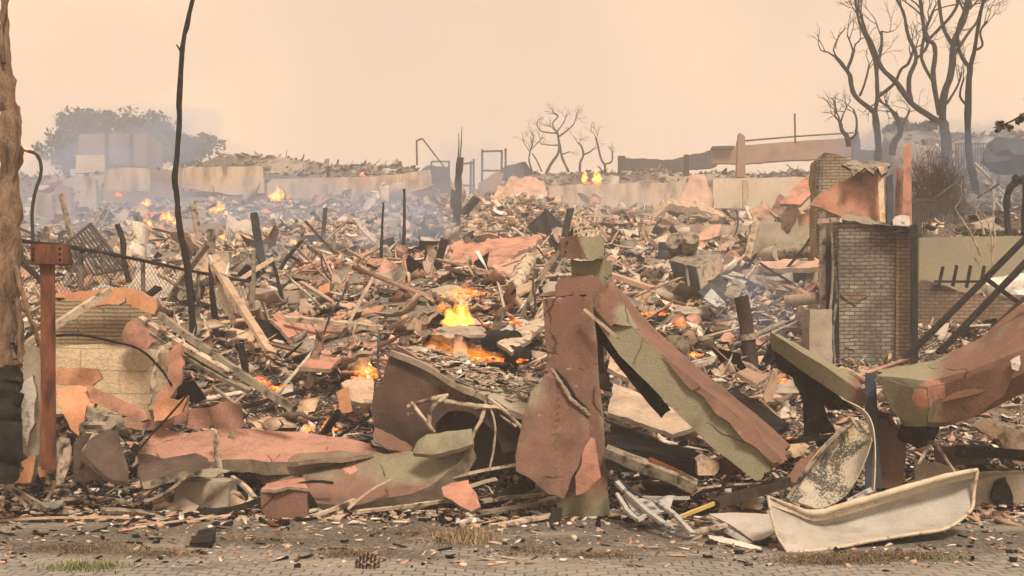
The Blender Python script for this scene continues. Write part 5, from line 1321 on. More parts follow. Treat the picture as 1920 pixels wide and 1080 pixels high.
for cx, cyy, wx, hy, d, n_, lab in [(1735, 250, 36, 20, 62, 900, 'hazy shrub tree showing behind the widest burnt tree'), (1690, 245, 26, 18, 62, 600, 'hazy shrub behind the short lopped stump tree')]:
    t = thing('hazy_shrub', lab, 'shrub', P(cx, cyy + hy, d))
    leafcrown('crown', P(cx, cyy, d), wx / F * d, 1, hy / F * d, n_, .2, MLEAF, t, 9)
t = thing('singed_bush', 'dense leafless grey bush behind the iron fence', 'bush', P(1755, 440, 31))
TV, TF = [], []
for i in range(330):
    b0 = P(random.uniform(1716, 1800), random.uniform(345, 445), 31 + random.uniform(-.7, .7))
    twigs(TV, TF, b0, Vector((random.gauss(0, .3), random.gauss(0, .2), 1)).normalized(), random.uniform(.28, .55), .012, 5, .75)
mk('branches', TV, TF, MBURN, t, None, 60)
t = thing('hedge_stub', 'low singed hedge along the top of the smooth olive garden wall', 'hedge', P(1850, 442, 26.5))
for cx in (1815, 1840, 1865, 1892, 1920): leafcrown('foliage', P(cx, 436, 26.6), .3, .2, .09, 260, .045, MLEAFD, t, 6)
t = thing('leafy_bough', 'singed leafy bough reaching in from the edge beside the slim burnt tree', 'bough', P(1930, 230, 13))
tube('branch', [P(1990, 175, 13), P(1935, 205, 13), P(1895, 228, 13), P(1862, 240, 13)], [.02, .014, .01, .005], MBURN, 6, .3, t, smooth=4)
for cx, cyy in ((1868, 242), (1885, 236), (1905, 224), (1925, 190)): leafcrown('leaf_spray', P(cx, cyy, 13), .08, .08, .06, 60, .03, MLEAFD, t, 5)
one(tube('lamp_pipe', [P(*q) for q in ((62, 450, 26), (60, 400, 26), (66, 360, 26), (76, 330, 26), (76, 305, 26), (66, 288, 26), (44, 282, 26))], [.035] * 7, MCHAR, 8, .1, smooth=5), 'black curved pipe with a flame at its bent tip', 'pipe', mark='black curved pipe')
t = thing('melted_pipe', 'thick black melted pipe arching over at the edge above the garden wall', 'pipe', P(1890, 440, 24))
tube('bent_arm', [P(*q) for q in ((1890, 440, 24), (1888, 400, 24), (1888, 372, 24), (1896, 350, 24), (1912, 338, 24), (1925, 345, 24), (1920, 440, 24))], [.06, .06, .065, .07, .08, .08, .07], MCHAR, 8, .4, t, smooth=5)
for cx, cyy in ((1904, 334), (1914, 336), (1896, 350)): rock('melted_lump', P(cx, cyy, 23.9), .07, MCHAR, t, sub=2)
t = thing('dry_stalks', 'thin pale dead stalks in front of the smooth olive garden wall', 'plant', P(1850, 520, 25))
TV, TF = [], []
for b, e in (((1862, 480), (1848, 405)), ((1862, 470), (1862, 412)), ((1840, 480), (1790, 390)), ((1862, 500), (1850, 450)), ((1850, 520), (1815, 470)), ((1845, 440), (1830, 400))):
    tube_geo([P(*b, 25), P((b[0] + e[0]) / 2 + 4, (b[1] + e[1]) / 2, 25), P(*e, 25)], [.025, .018, .008], 5, .3, TV, TF)
    twigs(TV, TF, P(*e, 25), Vector((random.gauss(0, .4), 0, 1)).normalized(), .3, .008, 3)
mk('stems', TV, TF, MWOOD, t, None, 60)

# fences
t = thing('iron_fence', 'tall iron picket fence stepping up beside the pink posts', 'fence', P(1755, 445, 29))
for k in range(22):
    x = 1714 + k * 4.4
    top = 372 - max(0, (k - 8)) * 3.2
    beam('picket', P(x, 446, 29 + k * .02), P(x, top, 29 + k * .02), .022, .022, MSTEEL, parent=t, sub=3, warp=.004)
beam('rail', P(1712, 376, 29), P(1750, 376, 29.1), .04, .03, MSTEEL, parent=t); beam('rail', P(1750, 374, 29.1), P(1808, 330, 29.4), .04, .03, MSTEEL, parent=t); beam('rail', P(1712, 440, 29), P(1808, 440, 29.4), .04, .03, MSTEEL, parent=t)
t = thing('iron_fence', 'far iron fence on the crest behind the slim burnt tree', 'fence', P(1830, 320, 40))
for k in range(26): beam('picket', P(1792 + k * 5.2, 318, 40), P(1792 + k * 5.2, 268, 40), .03, .03, MSTEEL, parent=t, sub=3)
beam('rail', P(1790, 270, 40), P(1930, 270, 40), .04, .03, MSTEEL, parent=t)
one(slab('crest_building', [(1786, 300), (1790, 264), (1930, 262), (1990, 262), (1990, 300)], 58, 3, MWALLB, jit=.05, back=(0, 1, 0)), 'low dark building along the crest behind the far iron fence', 'building')
for A, B, lab in [((1828, 305, 30), (1900, 380, 30), 'longer pale brace falling across the smoke beside the slim burnt tree'), ((1862, 372, 30), (1888, 400, 30), 'short pale brace below the longer one'), ((1862, 345, 30), (1864, 405, 30), 'upright pale post in the smoke above the hedge'), ((1832, 372, 29), (1872, 345, 29), 'dark rail end crossing the smoke by the slim burnt tree'), ((1864, 410, 29), (1920, 385, 29), 'dark low rail above the hedge stub')]:
    one(beam('brace', P(*A), P(*B), .06, .05, MALU if 'pale' in lab else MSTEEL), lab, 'brace')
one(rock('burnt_wreck', P(1905, 296, 33), .7, MSTEEL, sq=(1.2, .8, .7)), 'dark wrecked hood shape in the smoke at the edge of the crest', 'wreck')

t = thing('chain_link_fence', 'sagging chain-link fence with a barbed top rail on the slope behind the shed', 'fence', P(200, 560, 19))
rail = [(20, 449, 16.5), (120, 462, 17.2), (225, 480, 18), (330, 502, 19), (420, 520, 20), (470, 528, 20.5)]
V, Fc = tube_geo([P(*q) for q in rail], [.028] * 6, 7, .5, smooth=5); mk('rail', V, Fc, MCHAR, t, None, 60)
for x, y0, y1, d in ((152, 470, 545, 17.5), (268, 488, 560, 18.5), (372, 510, 600, 19.5), (470, 528, 600, 20.5)):
    tube('post', [P(x, y1, d), P(x, y0, d)], .035, MGREYW, 7, .3, t)
V, Fc = [], []
for (xa, ya, da), (xb, yb, db) in zip(rail[:-1], rail[1:]):
    n_ = int((xb - xa) / 7)
    for k in range(n_):
        f = k / n_
        for sg in (-1, 1):
            a = P(xa + (xb - xa) * f, ya + (yb - ya) * f, da + (db - da) * f)
            f2 = f + sg * .55
            b_ = P(xa + (xb - xa) * f2, ya + (yb - ya) * f2 + 90, da + (db - da) * f2)
            tube_geo([a, b_], [.0035, .0035], 3, 0, V, Fc)
mk('netting', V, Fc, MSTEEL, t)
mark('chain-link fence', 250, 520)
t = thing('fallen_gate', 'tilted iron gate panel lying on the burnt slope above the chain-link fence', 'gate', P(170, 520, 27))
A_, B_, C_, D_ = P(120, 460, 27), P(170, 420, 27.5), P(235, 505, 26.5), P(150, 520, 26)
for a, b_ in ((A_, B_), (B_, C_), (C_, D_), (D_, A_)): beam('frame_bar', a, b_, .07, .05, MSTEEL, parent=t)
for k in range(1, 10): beam('bar', A_.lerp(B_, k / 10), D_.lerp(C_, k / 10), .03, .03, MSTEEL, parent=t)
mark('tilted iron gate', 170, 470)

# ------------------------------------------------------------------ walls and ruins up the slope
def wall(lab, pts, d, mat=MWALLF, t_=.4, name='retaining_wall', mk_=None, jit=.12, seg=None, cat='wall', warp=.03):
    return one(slab(name, pts, d, t_, mat, MEDGE, jit=jit, warp=warp, back=(0, 1, 0), seg=seg), lab, cat, None, mk_)
wall('long cream retaining wall under the hilltop fire', [(1028, 395), (1030, 350), (1080, 346), (1170, 344), (1260, 342), (1278, 340), (1280, 400)], 72, MWALLF, mk_='cream retaining wall')
wall('bright cream retaining wall beyond the white gable shard', [(1336, 390), (1338, 336), (1390, 334), (1460, 333), (1535, 332), (1535, 395)], 66, MCREAM2, mk_='bright cream wall')
one(beam('wall_pier', P(1086, 392, 71), P(1086, 346, 71), .4, .3, MWALLF), 'pale pier projecting from the cream retaining wall', 'pier')
one(beam('wall_pier', P(1398, 390, 65), P(1398, 338, 65), .3, .3, MTAN), 'pale post standing against the bright cream wall', 'pier')
wall('long pale house wall below the rubble ridge at mid skyline', [(506, 378), (508, 336), (600, 333), (700, 331), (780, 322), (806, 318), (812, 385), (780, 400), (640, 392)], 76, mk_='long pale house wall')
wall('pale streaked house wall behind the tall charred trunk', [(340, 352), (342, 314), (420, 312), (492, 312), (496, 362), (440, 366)], 77, mk_='streaked house wall')
wall('pale house wall facing the flames on the far slope', [(193, 366), (195, 318), (240, 314), (281, 316), (281, 366)], 76.5, mk_='pale wall by the flames')
wall('brown house wall between the two pale ones', [(281, 372), (281, 320), (342, 318), (342, 374), (300, 374)], 77.5, MWALLB)
wall('grey-brown wall base under the far pale house walls', [(195, 380), (195, 357), (340, 359), (340, 382)], 76, MWALLB, name='plinth_wall')
wall('low pale sheet wall leaning in front of the long pale house wall', [(500, 372), (502, 342), (562, 344), (612, 344), (614, 376)], 74)
t = thing('flat_roofed_block', 'flat-roofed brown block house in haze in front of the hilltop trees', 'house', P(210, 310, 90))
slab('wall', [(146, 310), (148, 252), (200, 250), (275, 252), (275, 312)], 90, 4, MWALLB, jit=.03, back=(0, 1, 0), parent=t)
slab('garage_door', [(202, 308), (203, 264), (244, 264), (244, 308)], 89.9, .1, MWALLB, jit=.02, back=(0, 1, 0), parent=t)
for x in (200, 246): beam('corner_post', P(x, 312, 89.8), P(x, 250, 89.8), .25, .2, MBURN, parent=t)
mark('flat-roofed block', 210, 280)
wall('small cream wall in front of the flat-roofed block', [(142, 325), (143, 291), (196, 290), (197, 322)], 84, MCREAM2)
for x0, x1, y0, y1, d, mt, lab in [(60, 100, 360, 440, 60, MWALLF, 'pale ruined wall stub beside the black curved pipe'), (100, 135, 345, 420, 66, MWALLB, 'brown ruined wall stub above the tilted iron gate'), (148, 182, 330, 395, 72, MWALLF, 'pale ruined pillar wall below the flat-roofed block')]:
    one(slab('wall_stub', [(x0, y1), (x0 + 3, y0 + 8), (x0 + 12, y0), (x1 - 4, y0 + 5), (x1, y1)], d, .5, mt, MEDGE, jit=.3, back=(0, 1, 0)), lab, 'wall')
wall('dark terrace wall with a slot under the twin slope fires', [(360, 445), (362, 420), (440, 418), (520, 418), (522, 446)], 50, MWALLB, mk_='dark terrace wall')
wall('pale terrace wall joining the dark one in mid slope', [(520, 448), (521, 418), (600, 416), (640, 420), (650, 455), (590, 462)], 49, MWALLF)
wall('grey block on the slope behind the chain-link fence', [(366, 500), (368, 474), (428, 472), (430, 502)], 32, MCON, name='terrace_block')
wall('low broken stone wall behind the black stakes', [(395, 590), (398, 545), (440, 538), (520, 545), (600, 548), (618, 600)], 22, MCON, name='stone_wall', jit=.25, mk_='low stone wall')
wall('pale terrace wall behind the charred appliance', [(1200, 458), (1202, 424), (1260, 422), (1330, 420), (1410, 424), (1412, 470), (1330, 462)], 46, MWALLF, mk_='pale terrace wall')
wall('grey slab wall with hanging cables beside the charred appliance', [(1330, 470), (1332, 424), (1412, 422), (1414, 480), (1360, 476)], 44, MCON)
wall('pale wall end with torn pink top behind the lying grey pipe', [(1408, 480), (1410, 420), (1440, 410), (1470, 420), (1490, 400), (1534, 400), (1534, 478)], 36, MCON, jit=.25)
wall('pale retaining wall under a torn pink coping beside the brick tower', [(1392, 560), (1392, 506), (1430, 500), (1534, 498), (1534, 556), (1460, 552)], 29, MWALLF, mk_='wall with pink coping')
one(slab('pink_coping', [(1422, 500, 28.5), (1424, 490, 28.8), (1470, 487, 29.2), (1534, 488, 29.2), (1534, 501, 28.5), (1470, 504, 28.4)], 28.5, .12, MPF, MEDGE, jit=.4, warp=.05), 'torn pink coping along the retaining wall beside the brick tower', 'coping')
one(slab('pink_gable', [(1462, 380, 33), (1500, 340, 34), (1530, 318, 34), (1532, 352, 33.5), (1500, 384, 33)], 33, .1, MPK, MEDGE), 'pink triangular panel behind the brick stack', 'panel')
for pts, d, mt, lab in [([(1466, 400), (1490, 380), (1500, 400), (1480, 440), (1466, 430)], 34, MTAN, 'crumpled tan sheet hanging over the pale wall end'), ([(1404, 392), (1440, 380), (1452, 420), (1420, 425)], 37, MPF, 'faded pink sheet drooping over the grey slab wall'), ([(1495, 405), (1534, 392), (1534, 412), (1500, 425)], 34, MPK, 'pink strip of render beside the black edge of the brick tower'),
                        ([(1446, 395), (1462, 362), (1474, 372), (1470, 410)], 35, MWALLB, 'brown shard standing on the pale wall end')]:
    one(slab('torn_sheet', pts, d, .06, mt, MEDGE, jit=.4, warp=.08), lab, 'sheet')
t = thing('gable_ruin', 'white triangular gable shard over a caved-in roof on the terrace', 'ruin', P(1310, 415, 58))
slab('gable_shard', [(1270, 392, 60), (1284, 350, 61), (1296, 327, 61), (1320, 326, 61), (1338, 372, 60), (1334, 395, 60)], 60, .4, MPF, MEDGE, jit=.2, parent=t)
slab('roof_slope', [(1216, 412, 56), (1254, 365, 59), (1276, 380, 59), (1300, 372, 60), (1345, 395, 59), (1366, 408, 57), (1330, 402, 56), (1290, 388, 56), (1262, 380, 55.8)], 57, .3, MTAN, MEDGE, jit=.3, warp=.2, parent=t)
slab('void_shade', [(1240, 410), (1262, 384), (1290, 392), (1330, 406), (1320, 416)], 57.8, .3, MCHAR, jit=.3, parent=t)  # black slab paints the shade under the caved-in roof
mark('white gable shard', 1310, 360)
t = thing('collapsed_house', 'heap of collapsed pale stucco house walls beside the skyline gap', 'ruin', P(970, 430, 66))
slab('leaning_wall', [(905, 402, 60), (935, 350, 62), (960, 335, 63), (985, 330, 63), (1020, 345, 62.5), (1030, 372, 61), (960, 374, 60)], 61, .4, MPF, MEDGE, jit=.25, warp=.3, parent=t)
slab('lower_wall', [(900, 415, 57), (925, 375, 59), (990, 370, 59.5), (1034, 366, 59.5), (1046, 402, 57.5), (1000, 414, 56.5)], 58, .4, MPF, MEDGE, jit=.25, warp=.3, parent=t)
slab('front_slope', [(930, 432, 51), (960, 402, 54), (1030, 392, 55), (1075, 408, 53), (1084, 444, 50), (1000, 446, 50)], 52, .4, MPF, MEDGE, jit=.25, warp=.3, parent=t)
slab('brown_wall', [(895, 410), (897, 345), (930, 322), (945, 325), (935, 360), (905, 405)], 71, .4, MWALLB, MEDGE, parent=t)
slab('dark_gable', [(925, 340), (945, 312), (985, 303), (1000, 325), (960, 335)], 74, .4, MSTEEL, parent=t)
mark('collapsed stucco house', 970, 380)
one(slab('pale_gable', [(846, 360), (842, 312), (800, 310), (780, 330), (782, 400), (850, 400)], 80, .5, MSTEEL, jit=.3, back=(0, 1, 0)), 'dark burnt gable end at the skyline gap beside the frame of poles', 'gable')
t = thing('pole_scaffold', 'thin standing frame of poles silhouetted at the skyline gap', 'frame', P(925, 340, 74))
for a, b_ in (((904, 345), (904, 280)), ((948, 335), (948, 278)), ((940, 340), (941, 282)), ((904, 284), (942, 283)), ((904, 320), (942, 320)), ((888, 362), (888, 298)), ((882, 365), (883, 302)), ((862, 308), (888, 305)), ((862, 348), (886, 348))):
    beam('pole', P(*a, 74), P(*b_, 74), .13, .1, MBURN, parent=t, sub=3)
t = thing('pole_scaffold', 'bent thin pole frame rising over the end of the long pale house wall', 'frame', P(805, 320, 77))
for a, b_ in (((782, 310), (781, 264)), ((781, 264), (792, 260)), ((792, 260), (832, 312)), ((808, 376), (809, 303)), ((842, 385), (842, 302)), ((809, 303), (842, 303))):
    beam('pole', P(*a, 77), P(*b_, 77), .11, .09, MBURN, parent=t, sub=3)
t = thing('long_roof', 'long low dark roof and parapet along the hilltop beside the tall trees', 'building', P(1400, 330, 82))
slab('parapet', [(1165, 320), (1166, 294), (1200, 298), (1260, 299), (1300, 290), (1340, 280), (1345, 312), (1260, 322)], 82, .6, MSTEEL, jit=.25, back=(0, 1, 0), parent=t)
slab('roof_beam', [(1335, 306), (1336, 277), (1400, 272), (1500, 264), (1606, 258), (1610, 292), (1500, 300), (1400, 306)], 78, .6, MWALLB, jit=.08, back=(0, 1, 0), parent=t)
slab('fascia', [(1335, 278), (1336, 274), (1376, 273), (1376, 279)], 77.5, .8, MSTEEL, jit=.05, parent=t)
slab('end_wall', [(1600, 330), (1602, 255), (1610, 246), (1614, 280), (1700, 285), (1700, 330)], 76, .6, MSTEEL, jit=.15, back=(0, 1, 0), parent=t)
beam('post', P(1165, 345, 81), P(1165, 293, 81), .45, .4, MBURN, parent=t)
mark('long low roof', 1450, 285)
one(slab('wall_fin', [(1382, 332), (1384, 262), (1388, 249), (1397, 256), (1398, 332)], 68, .5, MWALLB, jit=.1, back=(0, 1, 0)), 'tall brown wall fin standing up in front of the long low roof', 'wall fin', mark='tall wall fin')
one(beam('mast', P(1491, 268, 78), P(1490, 213, 78), .1, .1, MBURN), 'thin mast standing on the long low roof', 'mast')
one(tube('cable', [P(1398, 264, 68), P(1490, 256, 75), P(1600, 249, 76)], .05, MBURN, 5), 'cable strung from the tall wall fin along the roof', 'cable')
one(beam('burnt_post', P(1287, 330, 72), P(1287, 290, 72), .28, .25, MBURN), 'short burnt post beside the white gable shard', 'post')

# appliances, drums, pipes and heaps in mid slope
t = thing('charred_cabinet', 'blackened metal cabinet with two drawer fronts, tilted on the ash', 'cabinet', P(1300, 540, 24))
slab('drawer_front', [(1254, 488, 24), (1310, 502, 23.5), (1316, 541, 23.5), (1266, 530, 24)], 23.8, .05, MSTEEL, jit=.05, parent=t)
slab('side', [(1311, 502, 23.5), (1352, 474, 24.6), (1358, 508, 24.6), (1318, 540, 23.5)], 24, .06, MTAN, jit=.05, parent=t)
slab('top', [(1254, 488, 24), (1310, 502, 23.5), (1352, 474, 24.6), (1300, 466, 25)], 24, .05, MGREYW, jit=.1, parent=t)
beam('drawer_rail', P(1285, 496, 23.7), P(1292, 536, 23.7), .05, .04, MGREYW, parent=t)
beam('corner_rail', P(1311, 503, 23.4), P(1317, 542, 23.4), .05, .04, MALU, parent=t)
mark('charred cabinet', 1300, 505)
def drum(name, lab, A, B, r, mat, cat='drum', mark_=None):
    A, B = Vector(A), Vector(B)
    ax = (B - A).normalized()
    V, Fc = tube_geo([A, A + ax * .03, A.lerp(B, .33), A.lerp(B, .35), A.lerp(B, .37), A.lerp(B, .66), A.lerp(B, .68), A.lerp(B, .7), B - ax * .03, B, B - ax * .02, B.lerp(A, .6)], [r * .97, r, r * .98, r * 1.05, r * .98, r * .98, r * 1.05, r * .98, r, r * .97, r * .88, r * .86], 18, .06)
    return one(mk(name, V, Fc, mat, None, None, 40), lab, cat, None, mark_)
drum('fired_pot', 'open clay pot lying on the charred cabinet, the nearer of two', P(1290, 478, 24.6), P(1296, 446, 24.2), .16, MGREYW, 'pot')
drum('fired_pot', 'second clay pot tipped over beside the first on the cabinet', P(1272, 482, 25), P(1264, 452, 24.4), .17, MGREYW, 'pot')
drum('steel_drum', 'dark blue-grey drum behind the two clay pots', P(1246, 486, 25.5), P(1247, 455, 25.5), .14, MBLUE)
t = thing('crushed_box', 'crushed dark metal box with a pale open lid below the cabinet', 'metal box', P(1355, 575, 21.5))
slab('box_side', [(1308, 548, 21.5), (1350, 512, 22.2), (1366, 522, 22), (1352, 566, 21.2), (1340, 570, 21)], 21.5, .05, MSTEEL, jit=.1, parent=t)
slab('lid', [(1318, 560, 21), (1334, 540, 21.2), (1360, 566, 21), (1344, 576, 20.8)], 21, .03, MALU, jit=.1, parent=t)
slab('panel', [(1356, 552, 21.2), (1378, 524, 21.6), (1400, 534, 21.6), (1380, 562, 21)], 21.2, .04, MGREYW, jit=.1, parent=t)
slab('top_sheet', [(1350, 512, 22.2), (1400, 528, 22), (1392, 540, 21.6), (1366, 522, 21.8)], 22, .03, MALU, jit=.2, parent=t)
t = thing('standing_flue', 'pale standing flue pipe with a joint collar in the ash', 'flue', P(1405, 690, 17.6))
V, Fc = tube_geo([P(1410, 700, 17.5), P(1406, 660, 17.5), P(1402, 630, 17.5), P(1396, 590, 17.6), P(1390, 556, 17.6)], [.105, .105, .1, .1, .1], 14, .12, smooth=4); mk('pipe', V, Fc, MBURN, t, None, 60)
V, Fc = tube_geo([P(1404, 638, 17.5), P(1402, 626, 17.5)], [.14, .135], 14, .2); mk('collar', V, Fc, MGREYW, t, None, 60)
mark('standing flue pipe', 1400, 630)
for A, B, r, mt, lab in [((1462, 478, 30), (1534, 466, 29.5), .17, MGREYW, 'grey pipe lying on the pink-coped wall beside the brick tower'), ((1475, 565, 21), (1534, 558, 20.6), .1, MTAN, 'short tan pipe poking out beside the brick tower'), ((1438, 480, 31), (1460, 474, 30.5), .2, MCON, 'stubby grey pipe end next to the lying grey pipe'),
                         ((680, 558, 25), (752, 572, 24), .13, MTAN, 'fallen tan log on the rubble below the tall stake'), ((955, 556, 20), (992, 488, 21.5), .13, MWOOD, 'pale peeled log leaning behind the upright pillar'), ((1186, 700, 15), (1250, 640, 15.5), .05, MBURN, 'thin brown branch under the slanting pillar')]:
    V, Fc = tube_geo([P(*A), P(*A).lerp(P(*B), .5), P(*B)], [r, r * 1.03, r], 14, .14, smooth=4)
    one(mk('log' if 'log' in lab or 'branch' in lab else 'pipe', V, Fc, mt, None, None, 60), lab, 'log' if 'log' in lab else 'branch' if 'branch' in lab else 'pipe')
drum('rusted_drum', 'dark rusted drum lying just above the fallen arch', P(916, 640, 16.6), P(966, 640, 16.2), .15, MCHAR, mark_='dark rusted drum')
drum('rusted_drum', 'smaller dark drum lower down beside the first', P(945, 662, 15.8), P(986, 668, 15.5), .11, MCHAR)
one(rock('pale_boulder', P(862, 628, 16.6), .33, MCON, sq=(1.15, .6, .38)), 'flat pale boulder under the biggest flame', 'boulder', mark='flat pale boulder')
one(rock('grey_stone', P(860, 682, 14.2), .13, MCON, sq=(1, .8, 1)), 'small grey stone on top of the fallen arch', 'stone')
one(slab('tan_block', [(1174, 705), (1182, 696), (1225, 692), (1246, 716), (1234, 728), (1176, 730)], 14.6, .3, MTAN, MEDGE), 'tan cut block lying in ash under the slanting pillar', 'block', mark='tan block')
one(slab('grey_slab', [(1240, 650), (1258, 628), (1290, 630), (1294, 676), (1262, 662)], 15.6, .08, MGREYW, MEDGE), 'grey broken slab standing in the ash above the slanting pillar', 'slab')
one(beam('tan_plank', P(1136, 512, 16.5), P(1226, 542, 16.0), .16, .06, MPF), 'long faded pink plank behind the olive cap block', 'plank')
t = thing('wire_basket', 'pale bent wire grid standing above the olive cap block', 'wire grid', P(1100, 445, 20))
for k in range(6): beam('wire', P(1076 + k * 9, 446, 20 + .05 * k), P(1080 + k * 9, 404 + abs(k - 3) * 3, 20.4 + .05 * k), .028, .028, MWOOD, parent=t, bend=.03)
for k in range(4): beam('wire', P(1074 + k, 440 - k * 10, 20), P(1126 + k, 434 - k * 9, 20.4), .026, .026, MWOOD, parent=t, bend=.03)
one(rock('grey_tub', P(838, 528, 26), .3, MBLUE, sq=(1.3, .9, .45), rough=.12), 'grey-green upturned tub above the biggest flame', 'tub')
t = thing('fallen_tent_roof', 'pink roof piece fallen like a tent over a black hollow', 'roof', P(535, 660, 18))
slab('hollow_shade', [(474, 614), (490, 604), (514, 598), (568, 644), (560, 654), (500, 640)], 18.2, .2, MCHAR, jit=.2, parent=t)  # black slab paints the shaded interior below the roof panels
for i, pts in enumerate([[(508, 598, 18.2), (532, 588, 18.8), (568, 640, 17.6), (556, 650, 17.4)], [(534, 588, 18.8), (556, 586, 19.2), (584, 632, 18.0), (570, 642, 17.6)], [(558, 588, 19.2), (572, 592, 19.2), (594, 622, 18.4), (586, 632, 18.0)]]):
    slab('roof_panel', pts, 18, .05, MPK, MEDGE, jit=.2, parent=t)
mark('pink tent roof', 535, 620)
for pts, d, mt, nm, lab, cat in [
    ([(620, 590), (624, 500), (634, 512), (654, 570), (660, 600)], 22, MWOOD, 'splinter', 'tall white splinter standing upright in mid slope', 'splinter'),
    ([(594, 550), (600, 536), (618, 530), (621, 560), (600, 558)], 21.7, MOR, 'render_shard', 'orange shard leaning on the tall white splinter', 'render shard'),
    ([(592, 560), (606, 555), (618, 600), (600, 600)], 21.8, MTAN, 'board', 'tan board below the orange shard and white splinter', 'board'),
    ([(646, 548), (676, 558), (684, 580), (660, 600), (650, 580)], 22.3, MWOOD, 'board', 'wide pale board propped behind the white splinter', 'board'),
    ([(560, 600), (564, 562), (576, 560), (578, 604)], 21, MTAN, 'board', 'small upright tan board behind the tent roof', 'board'),
    ([(588, 612, 18.5), (628, 590, 19.5), (684, 586, 20), (668, 622, 18.6), (600, 632, 18)], 19, MPK, 'render_plate', 'largest flat pink plate above the tent roof', 'render plate'),
    ([(722, 600, 19.5), (730, 574, 20.6), (800, 566, 21), (760, 604, 19.5)], 20, MPF, 'render_plate', 'faded pink plate sloping up to the biggest flame', 'render plate'),
    ([(560, 690, 15.2), (590, 668, 15.8), (640, 668, 15.8), (620, 690, 15.2)], 15.5, MPK, 'render_plate', 'pink plate lying between the tent roof and the pink wall', 'render plate'),
    ([(640, 720, 14.6), (670, 706, 14.9), (700, 712, 14.9), (700, 760, 14.4), (660, 752, 14.4)], 14.7, MTAN, 'brick_slab', 'cluster of tan brick slabs beside the fallen arch', 'brick slab'),
    ([(630, 735), (652, 725), (660, 770), (640, 775)], 14.3, MOR, 'brick_piece', 'orange brick hanging beside the fallen arch', 'brick'),
    ([(790, 494, 30), (800, 464, 31), (846, 460, 31.5), (820, 502, 29.5)], 30, MPF, 'roof_sheet', 'pale pink sheet at the end of the collapsed pink roof', 'roof sheet'),
    ([(838, 500, 29.5), (852, 462, 31.5), (930, 450, 32.5), (1012, 440, 33), (1016, 450, 32.5), (962, 484, 30), (905, 512, 29), (880, 484, 30)], 30.5, MPK, 'roof_sheet', 'largest collapsed pink roof sheet uphill of the biggest flame', 'roof sheet'),
    ([(900, 512, 28.8), (960, 486, 29.8), (985, 478, 30.2), (960, 512, 28.6)], 29, MPF, 'roof_sheet', 'lower torn edge of the collapsed pink roof', 'roof sheet'),
    ([(930, 640, 15.8), (1000, 600, 17.5), (1020, 560, 18), (1020, 610, 17), (960, 660, 15.4)], 16.5, MWOOD, 'board', 'wide pale board sliding down behind the upright pillar', 'board'),
    ([(1140, 770, 13.6), (1150, 720, 14.4), (1230, 748, 14.2), (1310, 800, 13.2), (1260, 812, 13.0)], 13.6, MWALLF, 'ash_board', 'ash-covered board between the two brown pillars', 'board'),
    ([(1140, 690, 14.6), (1146, 660, 15.2), (1180, 680, 15), (1186, 710, 14.4)], 14.8, MTAN, 'board', 'tan board stub close behind the upright pillar', 'board'),
    ([(1378, 700, 15), (1400, 690, 15.4), (1440, 706, 15.2), (1420, 722, 14.7)], 15, MWALLB, 'board', 'brown board flat on the ash beside the flue pipe', 'board'),
    ([(760, 620), (778, 596), (800, 606), (790, 636)], 18, MTAN, 'render_shard', 'tan shard standing beside the flat pale boulder', 'render shard')]:
    o = slab(nm, pts, d, .05 if d < 25 else .12, mt, MEDGE, jit=.25, warp=.04 if d < 25 else .12)
    one(o, lab, cat)
    if 'largest collapsed' in lab: mark('collapsed pink roof', 920, 475)
    if 'white splinter standing' in lab: mark('tall white splinter', 632, 550)
# ------------------------------------------------------------------ loose pieces big enough to single out
KINDS_ = [('plate', 'pink', MPK, 'render_plate', 'render plate', 5), ('plate', 'faded pink', MPF, 'render_plate', 'render plate', 3), ('plank', 'pale', MWOOD, 'plank', 'plank', 4), ('plank', 'black', MCHAR, 'plank', 'plank', 4),
          ('plank', 'grey', MGREYW, 'plank', 'plank', 3), ('plate', 'tan', MTAN, 'board', 'board', 3), ('plate', 'orange', MOR, 'render_chip', 'render chip', 1.2), ('lump', 'grey', MCON, 'mortar_lump', 'mortar lump', 2),
          ('plate', 'dull metal', MALU, 'metal_sheet', 'sheet', 1.6), ('plate', 'dark', MDK, 'roofing_sheet', 'roofing sheet', 2), ('rod', 'thin bent', MSTEEL, 'rod', 'rod', 2.5), ('plate', 'pale', MWALLF, 'wall_chunk', 'wall chunk', 1.5)]
used = set()
rf = random.Random(5)
